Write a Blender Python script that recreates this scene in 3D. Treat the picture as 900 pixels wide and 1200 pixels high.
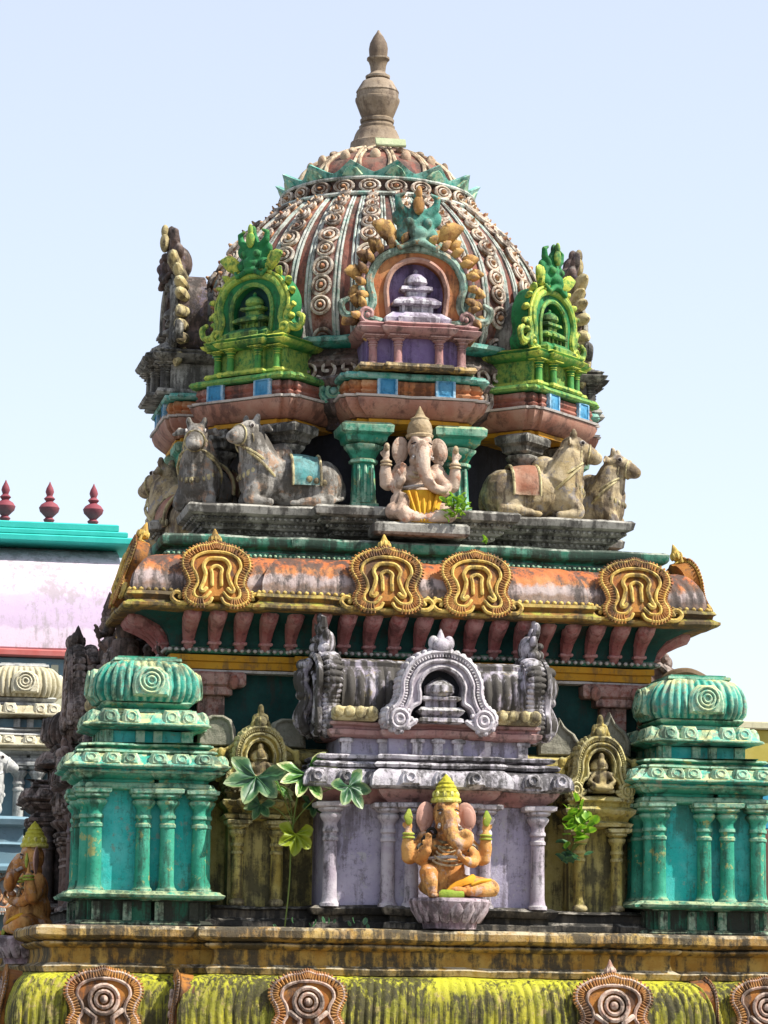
import bpy, math, random
from mathutils import Vector, Matrix, noise
R = math.radians
PI = math.pi
random.seed(7)
for o in list(bpy.data.objects): bpy.data.objects.remove(o)
S = bpy.context.scene
C = S.collection

# ------------------------------------------------------------------ camera, sky, sun, exposure
YAW = R(10.5)                      # the camera stands a little to the left of the tower's front
D = 38.45
EYE = 1.6
cam_d = bpy.data.cameras.new('camera'); cam = bpy.data.objects.new('camera', cam_d); C.objects.link(cam)
S.camera = cam
cam.location = (-D*math.sin(YAW), -D*math.cos(YAW), EYE)
cam_d.sensor_fit = 'HORIZONTAL'; cam_d.sensor_width = 36; cam_d.lens = 36*3500/900
cam_d.clip_start = 0.5; cam_d.clip_end = 3000
az = YAW + math.atan(13/3500); pitch = math.atan(550/3500)
fwd = Vector((math.sin(az)*math.cos(pitch), math.cos(az)*math.cos(pitch), math.sin(pitch)))
q = fwd.to_track_quat('-Z', 'Y')
cam.rotation_mode = 'QUATERNION'
cam.rotation_quaternion = q @ Matrix.Rotation(0.014, 3, 'Z').to_quaternion()

SUN_EL, SUN_AZ = R(49), R(63)      # azimuth measured from the front (-Y) towards the right (+X)
sd = Vector((math.sin(SUN_AZ)*math.cos(SUN_EL), -math.cos(SUN_AZ)*math.cos(SUN_EL), math.sin(SUN_EL)))
sl = bpy.data.lights.new('sun', 'SUN'); sun = bpy.data.objects.new('sun', sl); C.objects.link(sun)
sl.energy = 4.4; sl.angle = R(0.6); sl.color = (1.0, 0.95, 0.86)
sun.rotation_mode = 'QUATERNION'; sun.rotation_quaternion = sd.to_track_quat('Z', 'Y')
sun.location = (20, -20, 30)
W = bpy.data.worlds.new('World'); S.world = W; W.use_nodes = True
wn = W.node_tree.nodes; wl = W.node_tree.links
sky = wn.new('ShaderNodeTexSky'); sky.sky_type = 'NISHITA'; sky.sun_disc = False
sky.sun_elevation = SUN_EL; sky.sun_rotation = math.atan2(sd.x, sd.y)
sky.air_density = 1.0; sky.dust_density = 1.2; sky.ozone_density = 1.0
bg = wn['Background']; bg.inputs["Strength"].default_value = 0.122
veil = wn.new('ShaderNodeMix'); veil.data_type = 'RGBA'       # thin bright humid haze over the whole sky
veil.inputs[0].default_value = .5; veil.inputs[7].default_value = (4.2, 4.2, 4.5, 1)
wl.new(sky.outputs['Color'], veil.inputs[6]); wl.new(veil.outputs[2], bg.inputs['Color'])
S.view_settings.view_transform = 'Standard'; S.view_settings.look = 'None'
S.view_settings.exposure = 1.0; S.view_settings.gamma = 1
S.render.engine = 'CYCLES'

# ------------------------------------------------------------------ materials
MAT = {}
def _n(nt, t, **kw):
    n = nt.nodes.new(t)
    for k, v in kw.items(): setattr(n, k, v)
    return n
def _noise(nt, vec, scale, detail=6, rough=.6):
    n = _n(nt, 'ShaderNodeTexNoise'); n.inputs['Scale'].default_value = scale
    n.inputs['Detail'].default_value = detail; n.inputs['Roughness'].default_value = rough
    nt.links.new(vec, n.inputs['Vector']); return n.outputs['Fac']
def _ramp(nt, fac, a, b):
    n = _n(nt, 'ShaderNodeMapRange'); n.interpolation_type = 'SMOOTHSTEP'
    n.inputs['From Min'].default_value = a; n.inputs['From Max'].default_value = b
    nt.links.new(fac, n.inputs['Value']); return n.outputs['Result']
def _mix(nt, fac, a, b):
    n = _n(nt, 'ShaderNodeMix', data_type='RGBA')
    for s, v in ((0, fac), (6, a), (7, b)):
        if isinstance(v, (tuple, list)): n.inputs[s].default_value = (*v[:3], 1)
        elif isinstance(v, (int, float)): n.inputs[s].default_value = v
        else: nt.links.new(v, n.inputs[s])
    return n.outputs[2]
def _m(nt, op, a, b=None, clamp=False):
    n = _n(nt, 'ShaderNodeMath', operation=op); n.use_clamp = clamp
    for i, v in ((0, a), (1, b)):
        if v is None: continue
        if isinstance(v, (int, float)): n.inputs[i].default_value = v
        else: nt.links.new(v, n.inputs[i])
    return n.outputs[0]
def _map(nt, vec, sc):
    n = _n(nt, 'ShaderNodeMapping'); n.inputs['Scale'].default_value = sc
    nt.links.new(vec, n.inputs['Vector']); return n.outputs['Vector']

def paint(name, c1, c2=None, grime=.5, gcol=(.035, .031, .025), edge=None, edge_amt=.5, top=None, top_amt=.5,
          bump=.5, carve=0, carve_scale=14, bands=None, streak=9, rough=.75, patch=None, patch_amt=.5, spec=.3):
    """weathered lime paint: two tones, mould in blotches and runs, specks, worn pale edges, growth on upward faces"""
    if c2 is None: c2 = tuple(min(.8, x*1.35+.04) for x in c1)
    dk = lambda c, f=.70: None if c is None else tuple(x*f for x in c)
    c1, c2, top, patch, edge = dk(c1), dk(c2), dk(top, .70), dk(patch), dk(edge, .78); grime = grime*1.22
    if bands: bands = [(z, dk(c)) for z, c in bands]
    m = bpy.data.materials.new(name); m.use_nodes = True; nt = m.node_tree; L = nt.links
    b = nt.nodes['Principled BSDF']
    geo = _n(nt, 'ShaderNodeNewGeometry'); pos = geo.outputs['Position']
    n1 = _noise(nt, pos, 2.7, 7, .65)
    base = _mix(nt, _ramp(nt, n1, .38, .64), c1, c2)
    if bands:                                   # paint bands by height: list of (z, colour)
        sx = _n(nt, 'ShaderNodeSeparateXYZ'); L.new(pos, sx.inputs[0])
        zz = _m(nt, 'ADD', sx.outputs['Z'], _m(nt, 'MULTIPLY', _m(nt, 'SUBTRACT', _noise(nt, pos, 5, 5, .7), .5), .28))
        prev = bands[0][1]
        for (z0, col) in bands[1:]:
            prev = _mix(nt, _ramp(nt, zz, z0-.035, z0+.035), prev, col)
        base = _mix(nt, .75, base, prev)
    if patch:                                   # flaked areas that bare another colour
        pm = _ramp(nt, _noise(nt, pos, 6.5, 6, .7), .60-.12*patch_amt, .66-.10*patch_amt)
        base = _mix(nt, pm, base, patch)
    pnt = geo.outputs['Pointiness']
    if edge is not None:
        em = _m(nt, 'MULTIPLY', _ramp(nt, pnt, .52, .61), edge_amt)
        em = _m(nt, 'MULTIPLY', em, _ramp(nt, _noise(nt, pos, 14, 4, .7), .3, .6))
        base = _mix(nt, em, base, edge)
    if top is not None:
        sn = _n(nt, 'ShaderNodeSeparateXYZ'); L.new(geo.outputs['Normal'], sn.inputs[0])
        tm = _m(nt, 'MULTIPLY', _ramp(nt, sn.outputs['Z'], .25, .8), _ramp(nt, _noise(nt, pos, 5, 6, .7), .60-.35*top_amt, .72-.30*top_amt))
        base = _mix(nt, tm, base, top)
    g1 = _noise(nt, pos, 1.7, 9, .68); g2 = _noise(nt, _map(nt, pos, (streak, streak, 1.1)), 1.0, 6, .65)
    g = _m(nt, 'ADD', _m(nt, 'MULTIPLY', g1, .5), _m(nt, 'MULTIPLY', g2, .5))
    t = .585-.17*grime
    gm = _m(nt, 'MULTIPLY', _ramp(nt, g, t, t+.10), .50+.5*grime)
    base = _mix(nt, gm, base, gcol)
    sp = _ramp(nt, _noise(nt, pos, 24, 5, .75), .575-.09*grime, .65-.08*grime)
    base = _mix(nt, _m(nt, 'MULTIPLY', _m(nt, 'MULTIPLY', sp, .35+.45*grime), _ramp(nt, g, .40, .56)), base, gcol)
    L.new(base, b.inputs['Base Color'])
    b.inputs['Roughness'].default_value = rough
    b.inputs['Specular IOR Level'].default_value = spec
    h = _m(nt, 'ADD', _m(nt, 'MULTIPLY', _noise(nt, pos, 26, 6, .7), .5), _m(nt, 'MULTIPLY', _noise(nt, pos, 90, 3, .6), .2))
    if carve:
        vo = _n(nt, 'ShaderNodeTexVoronoi', feature='SMOOTH_F1'); vo.inputs['Scale'].default_value = carve_scale
        L.new(pos, vo.inputs['Vector'])
        h = _m(nt, 'ADD', h, _m(nt, 'MULTIPLY', vo.outputs['Distance'], -1.6*carve))
    bp = _n(nt, 'ShaderNodeBump'); bp.inputs['Strength'].default_value = bump; bp.inputs['Distance'].default_value = .03
    L.new(h, bp.inputs['Height']); L.new(bp.outputs['Normal'], b.inputs['Normal'])
    MAT[name] = m; return m

BLK = (.03, .027, .022)
paint('turquoise_wall', (.02, .50, .46), (.10, .60, .56), .42, (.03, .12, .09), bump=.5, patch=(.2, .42, .36), patch_amt=.2)
paint('green_trim', (.02, .30, .19), (.07, .42, .28), .42, (.02, .05, .03), edge=(.5, .66, .48), edge_amt=.75, top=(.42, .50, .28), top_amt=.6, patch=(.36, .42, .16), patch_amt=.25)
paint('green_roof', (.02, .36, .26), (.12, .52, .42), .44, (.03, .06, .04), edge=(.6, .68, .42), edge_amt=.8, top=(.62, .62, .30), top_amt=.5, patch=(.30, .38, .30), patch_amt=.4)
paint('teal_ledge', (.01, .20, .12), (.05, .30, .20), .62, (.02, .035, .025), edge=(.35, .48, .38), edge_amt=.7, top=(.40, .44, .36), top_amt=.8)
paint('teal_faded', (.06, .28, .22), (.26, .42, .34), .62, (.04, .05, .035), edge=(.66, .68, .56), edge_amt=.9, patch=(.42, .22, .08), patch_amt=.45, bump=.8)
paint('pale_tile', (.40, .46, .26), (.5, .54, .34), .2)
paint('black_mould', (.07, .06, .045), (.14, .12, .09), .75, (.015, .014, .012), edge=(.34, .30, .24), edge_amt=.8, top=(.36, .33, .28), top_amt=.5, bump=.9)
paint('green_mould', (.015, .12, .07), (.04, .20, .12), .75, (.02, .022, .016), edge=(.4, .5, .36), edge_amt=.8, top=(.3, .34, .2), top_amt=.5, bump=.8)
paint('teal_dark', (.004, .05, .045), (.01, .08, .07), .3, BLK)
paint('teal_bright', (.01, .30, .23), (.10, .45, .38), .40, (.02, .04, .03), edge=(.6, .7, .6), edge_amt=.6)
paint('lime_paint', (.02, .22, .06), (.12, .36, .06), .42, (.01, .06, .02), edge=(.75, .75, .12), edge_amt=1, top=(.60, .64, .08), top_amt=.6)
paint('lime_dark', (.01, .18, .05), (.03, .26, .08), .40, (.01, .03, .015), edge=(.5, .6, .1), edge_amt=.6, carve=.3)
paint('lavender_wall', (.44, .40, .54), (.54, .50, .62), .44, (.10, .085, .10), bump=.5, patch=(.52, .5, .54), patch_amt=.3)
paint('lavender_trim', (.44, .37, .44), (.60, .55, .60), .50, (.04, .036, .034), edge=(.7, .66, .68), edge_amt=.8, top=(.60, .58, .56), top_amt=.6)
paint('lavender_roof', (.38, .33, .40), (.56, .52, .58), .80, (.045, .04, .034), edge=(.7, .67, .7), edge_amt=.8, patch=(.42, .34, .18), patch_amt=.35, top=(.6, .58, .58), top_amt=.4)
paint('lichen_slab', (.44, .40, .45), (.68, .64, .68), .60, (.03, .028, .027), edge=(.75, .72, .74), edge_amt=.7, bump=.8)
paint('pink_trim', (.42, .20, .19), (.48, .28, .26), .42, (.06, .04, .035), edge=(.62, .48, .44), edge_amt=.5)
paint('purple_paint', (.22, .15, .34), (.32, .25, .44), .50, (.06, .04, .08))
paint('violet_pale', (.36, .30, .44), (.54, .48, .58), .62, (.10, .08, .10), edge=(.82, .8, .82), edge_amt=.8)
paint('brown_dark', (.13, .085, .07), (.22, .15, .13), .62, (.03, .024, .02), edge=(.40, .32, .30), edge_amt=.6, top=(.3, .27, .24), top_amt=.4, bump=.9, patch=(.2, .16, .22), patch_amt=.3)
paint('brown_carved', (.15, .09, .07), (.25, .17, .14), .60, (.03, .024, .02), edge=(.48, .40, .36), edge_amt=.8, top=(.34, .30, .26), top_amt=.4, bump=.9, carve=.8)
paint('brick_red', (.30, .08, .05), (.38, .16, .11), .48, (.05, .03, .025), edge=(.6, .45, .4), edge_amt=.6)
paint('dome_groove', (.24, .07, .045), (.34, .14, .10), .60, (.05, .03, .025), edge=(.5, .4, .36), edge_amt=.5, top=(.22, .15, .11), top_amt=.4)
paint('dome_rib', (.36, .44, .38), (.55, .56, .50), .48, (.08, .07, .05), patch=(.12, .32, .26), patch_amt=.6, edge=(.75, .74, .68), edge_amt=.6)
paint('rosette_rim', (.30, .16, .09), (.50, .37, .24), .55, (.06, .04, .03), edge=(.78, .70, .60), edge_amt=1, top=(.68, .58, .42), top_amt=.55)
paint('rosette_heart', (.34, .06, .04), (.42, .14, .06), .42, (.05, .03, .025), edge=(.6, .4, .2), edge_amt=.8)
paint('cove_pink', (.42, .19, .13), (.50, .28, .20), .42, (.10, .05, .04), edge=(.55, .4, .34), edge_amt=.4, bump=.3)
paint('orange_paint', (.50, .15, .05), (.58, .26, .10), .54, (.10, .04, .02), edge=(.74, .5, .3), edge_amt=.7)
paint('flame_gold', (.40, .18, .05), (.54, .33, .11), .62, (.08, .04, .02), edge=(.72, .46, .14), edge_amt=.7, patch=(.45, .24, .2), patch_amt=.5)
paint('yellow_band', (.60, .27, .01), (.66, .34, .02), .40, (.16, .09, .03), bump=.2)
paint('white_line', (.62, .56, .52), (.7, .66, .62), .35, (.15, .12, .10))
paint('blue_tile', (.04, .26, .48), (.12, .36, .56), .34, (.02, .06, .10), edge=(.55, .7, .78), edge_amt=.9, carve=.7, carve_scale=22)
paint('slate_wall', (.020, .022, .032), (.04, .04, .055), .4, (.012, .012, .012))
paint('grey_stone', (.26, .25, .22), (.40, .38, .34), .62, (.05, .046, .04), edge=(.62, .6, .54), edge_amt=.6, top=(.5, .48, .42), top_amt=.6)
paint('grey_carved', (.17, .16, .14), (.27, .255, .22), .66, (.03, .028, .024), edge=(.55, .53, .46), edge_amt=.8, carve=.5, carve_scale=18, bump=.8)
paint('finial_stone', (.27, .20, .13), (.38, .30, .22), .48, (.10, .07, .05), edge=(.5, .42, .32), edge_amt=.5, bump=.4)
paint('cap_petal', (.40, .22, .14), (.5, .33, .2), .48, (.08, .05, .03), edge=(.72, .62, .45), edge_amt=1, top=(.52, .40, .24), top_amt=.5)
paint('bracket_pink', (.36, .09, .09), (.42, .15, .14), .30, (.08, .03, .03), edge=(.6, .4, .38), edge_amt=.5, bump=.3)
paint('gold_line', (.52, .27, .03), (.68, .44, .08), .52, (.07, .045, .02), edge=(.78, .64, .22), edge_amt=.6, bump=.4)
paint('tan_line', (.36, .17, .11), (.50, .30, .22), .56, (.06, .04, .03), edge=(.7, .58, .48), edge_amt=.8)
paint('kudu_ground', (.34, .11, .02), (.48, .20, .03), .55, (.05, .03, .02), edge=(.55, .35, .15), edge_amt=.4)
paint('gold_weathered', (.40, .30, .10), (.52, .42, .20), .55, (.06, .045, .03), edge=(.7, .62, .36), edge_amt=.8, bump=.6)
paint('eave_roof_paint', (.44, .17, .08), (.56, .32, .18), .62, (.05, .04, .035), edge=(.74, .68, .64), edge_amt=.6, rough=.7,
      bands=[(0, (.30, .27, .25)), (6.11, (.26, .20, .16)), (6.17, (.56, .50, .50)), (6.29, (.62, .22, .05)), (6.38, (.60, .14, .02))])
paint('eave_gold', (.26, .12, .03), (.38, .20, .04), .66, (.06, .045, .025), edge=(.66, .58, .18), edge_amt=.8, top=(.4, .4, .06), top_amt=.5)
paint('ochre_plinth', (.42, .22, .03), (.56, .36, .08), .64, (.035, .03, .02), edge=(.68, .56, .36), edge_amt=.7, top=(.6, .52, .36), top_amt=.6, bump=.8)
paint('moss_roof', (.24, .24, .02), (.50, .45, .03), .66, (.030, .026, .012), edge=(.74, .70, .2), edge_amt=.9, streak=24, top=(.56, .55, .03), top_amt=1, bump=.9, patch=(.44, .34, .12), patch_amt=.5)
paint('olive_wall', (.44, .36, .10), (.56, .48, .18), .62, (.05, .045, .025), bump=.5)
paint('olive_carved', (.48, .36, .08), (.66, .56, .18), .50, (.035, .03, .02), edge=(.68, .62, .36), edge_amt=.8, top=(.5, .46, .2), top_amt=.5, carve=.45, carve_scale=20, bump=.9)
paint('plaque_stone', (.30, .29, .22), (.40, .38, .30), .42, (.08, .075, .05), carve=.5, carve_scale=12, bump=.9)
paint('orange_clay', (.66, .26, .06), (.80, .44, .14), .46, (.12, .05, .02), edge=(.8, .55, .3), edge_amt=.6, bump=.8, patch=(.66, .44, .32), patch_amt=.5)
paint('statue_pink', (.62, .44, .33), (.74, .60, .48), .46, (.14, .09, .06), edge=(.72, .6, .5), edge_amt=.5, bump=.8, patch=(.56, .28, .18), patch_amt=.4)
paint('ear_pink', (.62, .34, .26), (.68, .42, .34), .2, (.25, .12, .08), bump=.3)
paint('crown_yellow', (.50, .46, .02), (.62, .58, .06), .38, (.12, .10, .02), edge=(.8, .76, .3), edge_amt=.8, carve=.6, carve_scale=26)
paint('crown_brown', (.36, .26, .14), (.5, .4, .26), .4, (.1, .06, .03), edge=(.7, .55, .35), edge_amt=.7, carve=.4, carve_scale=26)
paint('cloth_yellow', (.72, .32, .01), (.72, .42, .02), .15, (.3, .14, .02), bump=.2)
paint('leaf_object', (.30, .42, .04), (.45, .5, .08), .2, (.1, .1, .02))
paint('bull_grey', (.30, .28, .25), (.50, .47, .42), .60, (.06, .052, .042), edge=(.66, .63, .56), edge_amt=.8, patch=(.46, .30, .2), patch_amt=.6, bump=1.0)
paint('bull_brown', (.44, .33, .16), (.58, .48, .32), .56, (.08, .055, .035), edge=(.6, .5, .34), edge_amt=.6, patch=(.34, .30, .26), patch_amt=.6, bump=.7)
paint('cloth_blue', (.05, .30, .30), (.2, .42, .42), .42, (.06, .10, .09), edge=(.5, .6, .5), edge_amt=.7, carve=.4)
paint('cloth_red', (.34, .13, .07), (.42, .24, .16), .42, (.08, .04, .03), edge=(.6, .45, .3), edge_amt=.7, carve=.4)
paint('eye_dark', (.03, .02, .02), (.04, .03, .03), 0)
paint('lotus_pink', (.34, .22, .27), (.46, .36, .40), .55, (.06, .045, .05), edge=(.66, .58, .6), edge_amt=.8)
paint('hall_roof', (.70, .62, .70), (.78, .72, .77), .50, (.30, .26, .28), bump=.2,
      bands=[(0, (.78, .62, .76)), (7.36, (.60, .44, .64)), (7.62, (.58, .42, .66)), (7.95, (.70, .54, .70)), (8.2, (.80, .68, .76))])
paint('hall_turquoise', (.03, .56, .48), (.05, .62, .54), .05, (.02, .3, .26), bump=.1)
paint('hall_coral', (.62, .14, .12), (.66, .2, .18), .1, (.3, .1, .1), bump=.1)
paint('hall_blue', (.20, .34, .42), (.26, .40, .48), .2, (.1, .14, .16), bump=.1)
paint('hall_cream', (.70, .66, .44), (.74, .70, .5), .2, (.3, .28, .2), bump=.1)
paint('finial_maroon', (.26, .05, .07), (.32, .08, .1), .1, (.1, .02, .03), bump=.1)
paint('ochre_plain', (.50, .42, .08), (.56, .48, .12), .15, (.25, .2, .06), bump=.1)
paint('blue_plain', (.04, .32, .52), (.06, .38, .58), .1, (.04, .15, .25), bump=.1)
paint('maroon_plain', (.16, .07, .05), (.2, .1, .08), .3, (.05, .03, .02), bump=.2)
paint('far_yellow', (.50, .45, .28), (.62, .56, .40), .3, (.2, .14, .05), edge=(.8, .76, .6), edge_amt=.8)
paint('far_white', (.50, .52, .50), (.62, .62, .60), .4, (.14, .14, .14), edge=(.8, .8, .78), edge_amt=.5)
paint('ground_paving', (.26, .23, .19), (.34, .31, .27), .4, (.1, .09, .07))
paint('dry_brown', (.16, .10, .05), (.22, .15, .08), .3, (.05, .03, .02))
paint('stem_green', (.14, .20, .04), (.2, .26, .06), .1, (.08, .08, .02))
def leaf_mat(name, inner, mid, rim, trans=.3):
    m = bpy.data.materials.new(name); m.use_nodes = True; nt = m.node_tree; b = nt.nodes['Principled BSDF']
    at = _n(nt, 'ShaderNodeAttribute', attribute_name='rimness')
    geo = _n(nt, 'ShaderNodeNewGeometry')
    f = _m(nt, 'ADD', at.outputs['Fac'], _m(nt, 'MULTIPLY', _m(nt, 'SUBTRACT', _noise(nt, geo.outputs['Position'], 22, 4), .5), .7))
    c = _mix(nt, _ramp(nt, f, .15, .5), inner, mid); c = _mix(nt, _ramp(nt, f, .72, .86), c, rim)
    nt.links.new(c, b.inputs['Base Color']); b.inputs['Roughness'].default_value = .45
    t = _n(nt, 'ShaderNodeBsdfTranslucent'); nt.links.new(c, t.inputs['Color'])
    x = _n(nt, 'ShaderNodeMixShader'); x.inputs[0].default_value = trans
    nt.links.new(b.outputs[0], x.inputs[1]); nt.links.new(t.outputs[0], x.inputs[2])
    nt.links.new(x.outputs[0], nt.nodes['Material Output'].inputs['Surface']); MAT[name] = m
leaf_mat('leaf_variegated', (.04, .16, .03), (.12, .28, .05), (.50, .52, .24))
leaf_mat('leaf_dark', (.03, .10, .05), (.06, .16, .06), (.20, .28, .12))
leaf_mat('leaf_yellow', (.24, .32, .02), (.30, .38, .02), (.34, .40, .04), .45)
leaf_mat('leaf_bright', (.12, .30, .02), (.25, .45, .03), (.45, .55, .05), .4)

# ------------------------------------------------------------------ mesh builder
def wob(p, a=.006):
    """uneven hand-laid plaster: small world-space shift"""
    q = Vector(p)*2.3
    n = noise.noise_vector(q)
    n2 = noise.noise_vector(Vector(p)*9.0)
    return Vector(p)+n*a*1.3+n2*a*.6
class MB:
    def __init__(s): s.v = []; s.f = []; s.mi = []
    def add(s, vs, fs, mi=0):
        k = len(s.v); s.v += [Vector(v) for v in vs]
        for f in fs: s.f.append([i+k for i in f]); s.mi.append(mi)
        return s
    def box(s, x0, x1, y0, y1, z0, z1, mi=0, ins=0):
        i = ins
        vs = [(x0, y0, z0), (x1, y0, z0), (x1, y1, z0), (x0, y1, z0), (x0+i, y0+i, z1), (x1-i, y0+i, z1), (x1-i, y1-i, z1), (x0+i, y1-i, z1)]
        return s.add(vs, [(3, 2, 1, 0), (4, 5, 6, 7), (0, 1, 5, 4), (1, 2, 6, 5), (2, 3, 7, 6), (3, 0, 4, 7)], mi)
    def bbox(s, x0, x1, y0, y1, z0, z1, b=.012, mi=0):
        """box with chamfered edges"""
        return s.sweep([(x0, y0), (x1, y0), (x1, y1), (x0, y1)], [(-b, z0), (0, z0+b), (0, z1-b), (-b, z1)], step=.3, mi=mi, w=.003)
    def lathe(s, prof, n=24, c=(0, 0, 0), mi=0, w=0):
        vs = []; fs = []
        for (r, z) in prof:
            for k in range(n):
                a = 2*PI*k/n; p = Vector((c[0]+r*math.cos(a), c[1]+r*math.sin(a), c[2]+z))
                vs.append(wob(p, w) if w else p)
        m = len(prof)
        for j in range(m-1):
            up = 1
            for k in range(n):
                a, b = j*n+k, j*n+(k+1) % n
                fs.append((a, b, b+n, a+n))
        fs.append(list(range(n))[::-1]); fs.append([(m-1)*n+k for k in range(n)])
        if prof[0][1] > prof[-1][1]: fs = [f[::-1] for f in fs]
        return s.add(vs, fs, mi)
    def sweep(s, plan, prof, step=.12, mi=0, w=.006, flute=None, cap=True):
        """moulding: profile [(outward offset, z)] carried round a plan polygon (counter-clockwise) with mitred corners"""
        n = len(plan); P = [Vector((p[0], p[1])) for p in plan]
        N = []
        for i in range(n):
            d = (P[(i+1) % n]-P[i]).normalized(); N.append(Vector((d.y, -d.x)))
        mit = []
        for i in range(n):
            a, b = N[i-1], N[i]; mit.append((a+b)/max(.25, 1+a.dot(b)))
        cols = []
        for i in range(n):
            ln = (P[(i+1) % n]-P[i]).length; k = max(1, int(round(ln/step)))
            for j in range(k):
                t = j/k; fl = 0
                if flute: fl = flute[1]*(abs(math.sin(PI*(t*ln)/flute[0]+.5*noise.noise(Vector((t*ln*2.1, i*7.3, 0)))))-.6)*(.75+.6*noise.noise(Vector((t*ln*1.7, i*3.1, 5))))
                cols.append((P[i]*(1-t)+P[(i+1) % n]*t, mit[i]*(1-t)+mit[(i+1) % n]*t, N[i], fl))
        m = len(cols); vs = []; fs = []
        for idx, (o, z) in enumerate(prof):
            edge = idx in (0, len(prof)-1)
            for (p, mv, nn, fl) in cols:
                x = p+mv*o
                if fl and not edge: x = x+nn*fl
                v = Vector((x.x, x.y, z)); vs.append(wob(v, w) if w else v)
        for j in range(len(prof)-1):
            for k in range(m):
                a, b = j*m+k, j*m+(k+1) % m
                fs.append((a, b, b+m, a+m))
        if cap:
            fs.append(list(range(m))[::-1]); fs.append([(len(prof)-1)*m+k for k in range(m)])
        if prof[0][1] > prof[-1][1]: fs = [f[::-1] for f in fs]
        return s.add(vs, fs, mi)
    def tube(s, pts, rad, n=8, mi=0, flat=1.0, up=(0, -1, 0)):
        """tapered round bar along points with closed rounded ends; flat squashes it along `up`"""
        P = [Vector(p) for p in pts]
        if isinstance(rad, (int, float)): rad = [rad]*len(P)
        vs = []; fs = []; m = len(P)
        U = Vector(up)
        t0 = (P[0]-P[1]).normalized(); t1 = (P[-1]-P[-2]).normalized()
        rings = [(P[0]+t0*rad[0]*.5, rad[0]*.6, -t0)]
        for i in range(m):
            t = (P[min(i+1, m-1)]-P[max(i-1, 0)]).normalized(); rings.append((P[i], rad[i], t))
        rings.append((P[-1]+t1*rad[-1]*.5, rad[-1]*.6, t1))
        for (p, r, t) in rings:
            a = U-t*U.dot(t)
            if a.length < .1: a = Vector((1, 0, .3))-t*Vector((1, 0, .3)).dot(t)
            a.normalize(); b = t.cross(a)
            for k in range(n):
                th = 2*PI*k/n; vs.append(p+a*(math.cos(th)*r*flat)+b*(math.sin(th)*r))
        mm = len(rings)
        for j in range(mm-1):
            for k in range(n):
                x, y = j*n+k, j*n+(k+1) % n; fs.append((x, y, y+n, x+n))
        fs.append(list(range(n))[::-1]); fs.append([(mm-1)*n+k for k in range(n)])
        return s.add(vs, fs, mi)
    def ell(s, c, r, rot=None, seg=12, rings=8, mi=0):
        c = Vector(c); r = (r, r, r) if isinstance(r, (int, float)) else r
        vs = [Vector((0, 0, -r[2]))]; fs = []
        for j in range(1, rings):
            ph = -PI/2+PI*j/rings
            for k in range(seg):
                th = 2*PI*k/seg; vs.append(Vector((r[0]*math.cos(ph)*math.cos(th), r[1]*math.cos(ph)*math.sin(th), r[2]*math.sin(ph))))
        vs.append(Vector((0, 0, r[2])))
        for k in range(seg): fs.append((0, 1+(k+1) % seg, 1+k))
        for j in range(rings-2):
            for k in range(seg):
                a, b = 1+j*seg+k, 1+j*seg+(k+1) % seg; fs.append((a, b, b+seg, a+seg))
        l = len(vs)-1; o = 1+(rings-2)*seg
        for k in range(seg): fs.append((l, o+k, o+(k+1) % seg))
        if rot is not None:
            M = rot if isinstance(rot, Matrix) else Matrix.Rotation(rot[0], 3, 'X') @ Matrix.Rotation(rot[1], 3, 'Y') @ Matrix.Rotation(rot[2], 3, 'Z')
            vs = [M @ v for v in vs]
        return s.add([v+c for v in vs], fs, mi)
    def band(s, outer, inner, y0, y1, mi=0, bev=.015):
        """flat curved strip in the XZ plane between two equal-length paths, with thickness y0..y1 (y0 is the front)"""
        n = len(outer); vs = []
        for (o, i) in zip(outer, inner):
            o = Vector(o); i = Vector(i); d = (i-o)*min(.25, bev/max(.001, (i-o).length))
            for (q, y) in ((o, y1), (o, y0+bev), (o+d, y0), (i-d, y0), (i, y0+bev), (i, y1)):
                vs.append((q.x, y, q.y))
        fs = []
        for k in range(n-1):
            for j in range(6):
                a, b = k*6+j, k*6+(j+1) % 6; fs.append((a, a+6, b+6, b))
        fs.append([0, 1, 2, 3, 4, 5]); fs.append([(n-1)*6+j for j in range(6)][::-1])
        return s.add(vs, fs, mi)
    def prism(s, poly, y0, y1, mi=0, bev=.015, c=None):
        """XZ outline given thickness y0 (front) .. y1, chamfered front edge; outline star-shaped about c"""
        if c is None: c = (sum(p[0] for p in poly)/len(poly), sum(p[1] for p in poly)/len(poly))
        n = len(poly); vs = []
        for (f, y) in ((0, y1), (0, y0+bev), (bev, y0)):
            for p in poly:
                d = Vector((p[0]-c[0], p[1]-c[1])); l = d.length or 1; d = d*(1-f/l)
                vs.append((c[0]+d.x, y, c[1]+d.y))
        vs.append((c[0], y0-.002, c[1])); vs.append((c[0], y1, c[1])); fs = []
        for j in range(2):
            for k in range(n):
                a, b = j*n+k, j*n+(k+1) % n; fs.append((a, b, b+n, a+n))
        for k in range(n):
            fs.append((2*n+k, 2*n+(k+1) % n, 3*n)); fs.append(((k+1) % n, k, 3*n+1))
        return s.add(vs, fs, mi)
    def xf(s, M, start=0):
        for i in range(start, len(s.v)): s.v[i] = M @ s.v[i]
        return s
    def mesh(s, name, mats, ang=38):
        me = bpy.data.meshes.new(name); me.from_pydata([tuple(v) for v in s.v], [], s.f)
        for m in (mats if isinstance(mats, (list, tuple)) else [mats]): me.materials.append(MAT[m] if isinstance(m, str) else m)
        me.polygons.foreach_set('material_index', s.mi)
        me.polygons.foreach_set('use_smooth', [True]*len(s.f))
        me.update(); me.set_sharp_from_angle(angle=R(ang))
        return me
    def build(s, name, mats, parent=None, kind=None, label=None, ang=38):
        return link(name, s.mesh(name, mats, ang), parent, kind=kind, label=label)
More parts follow.
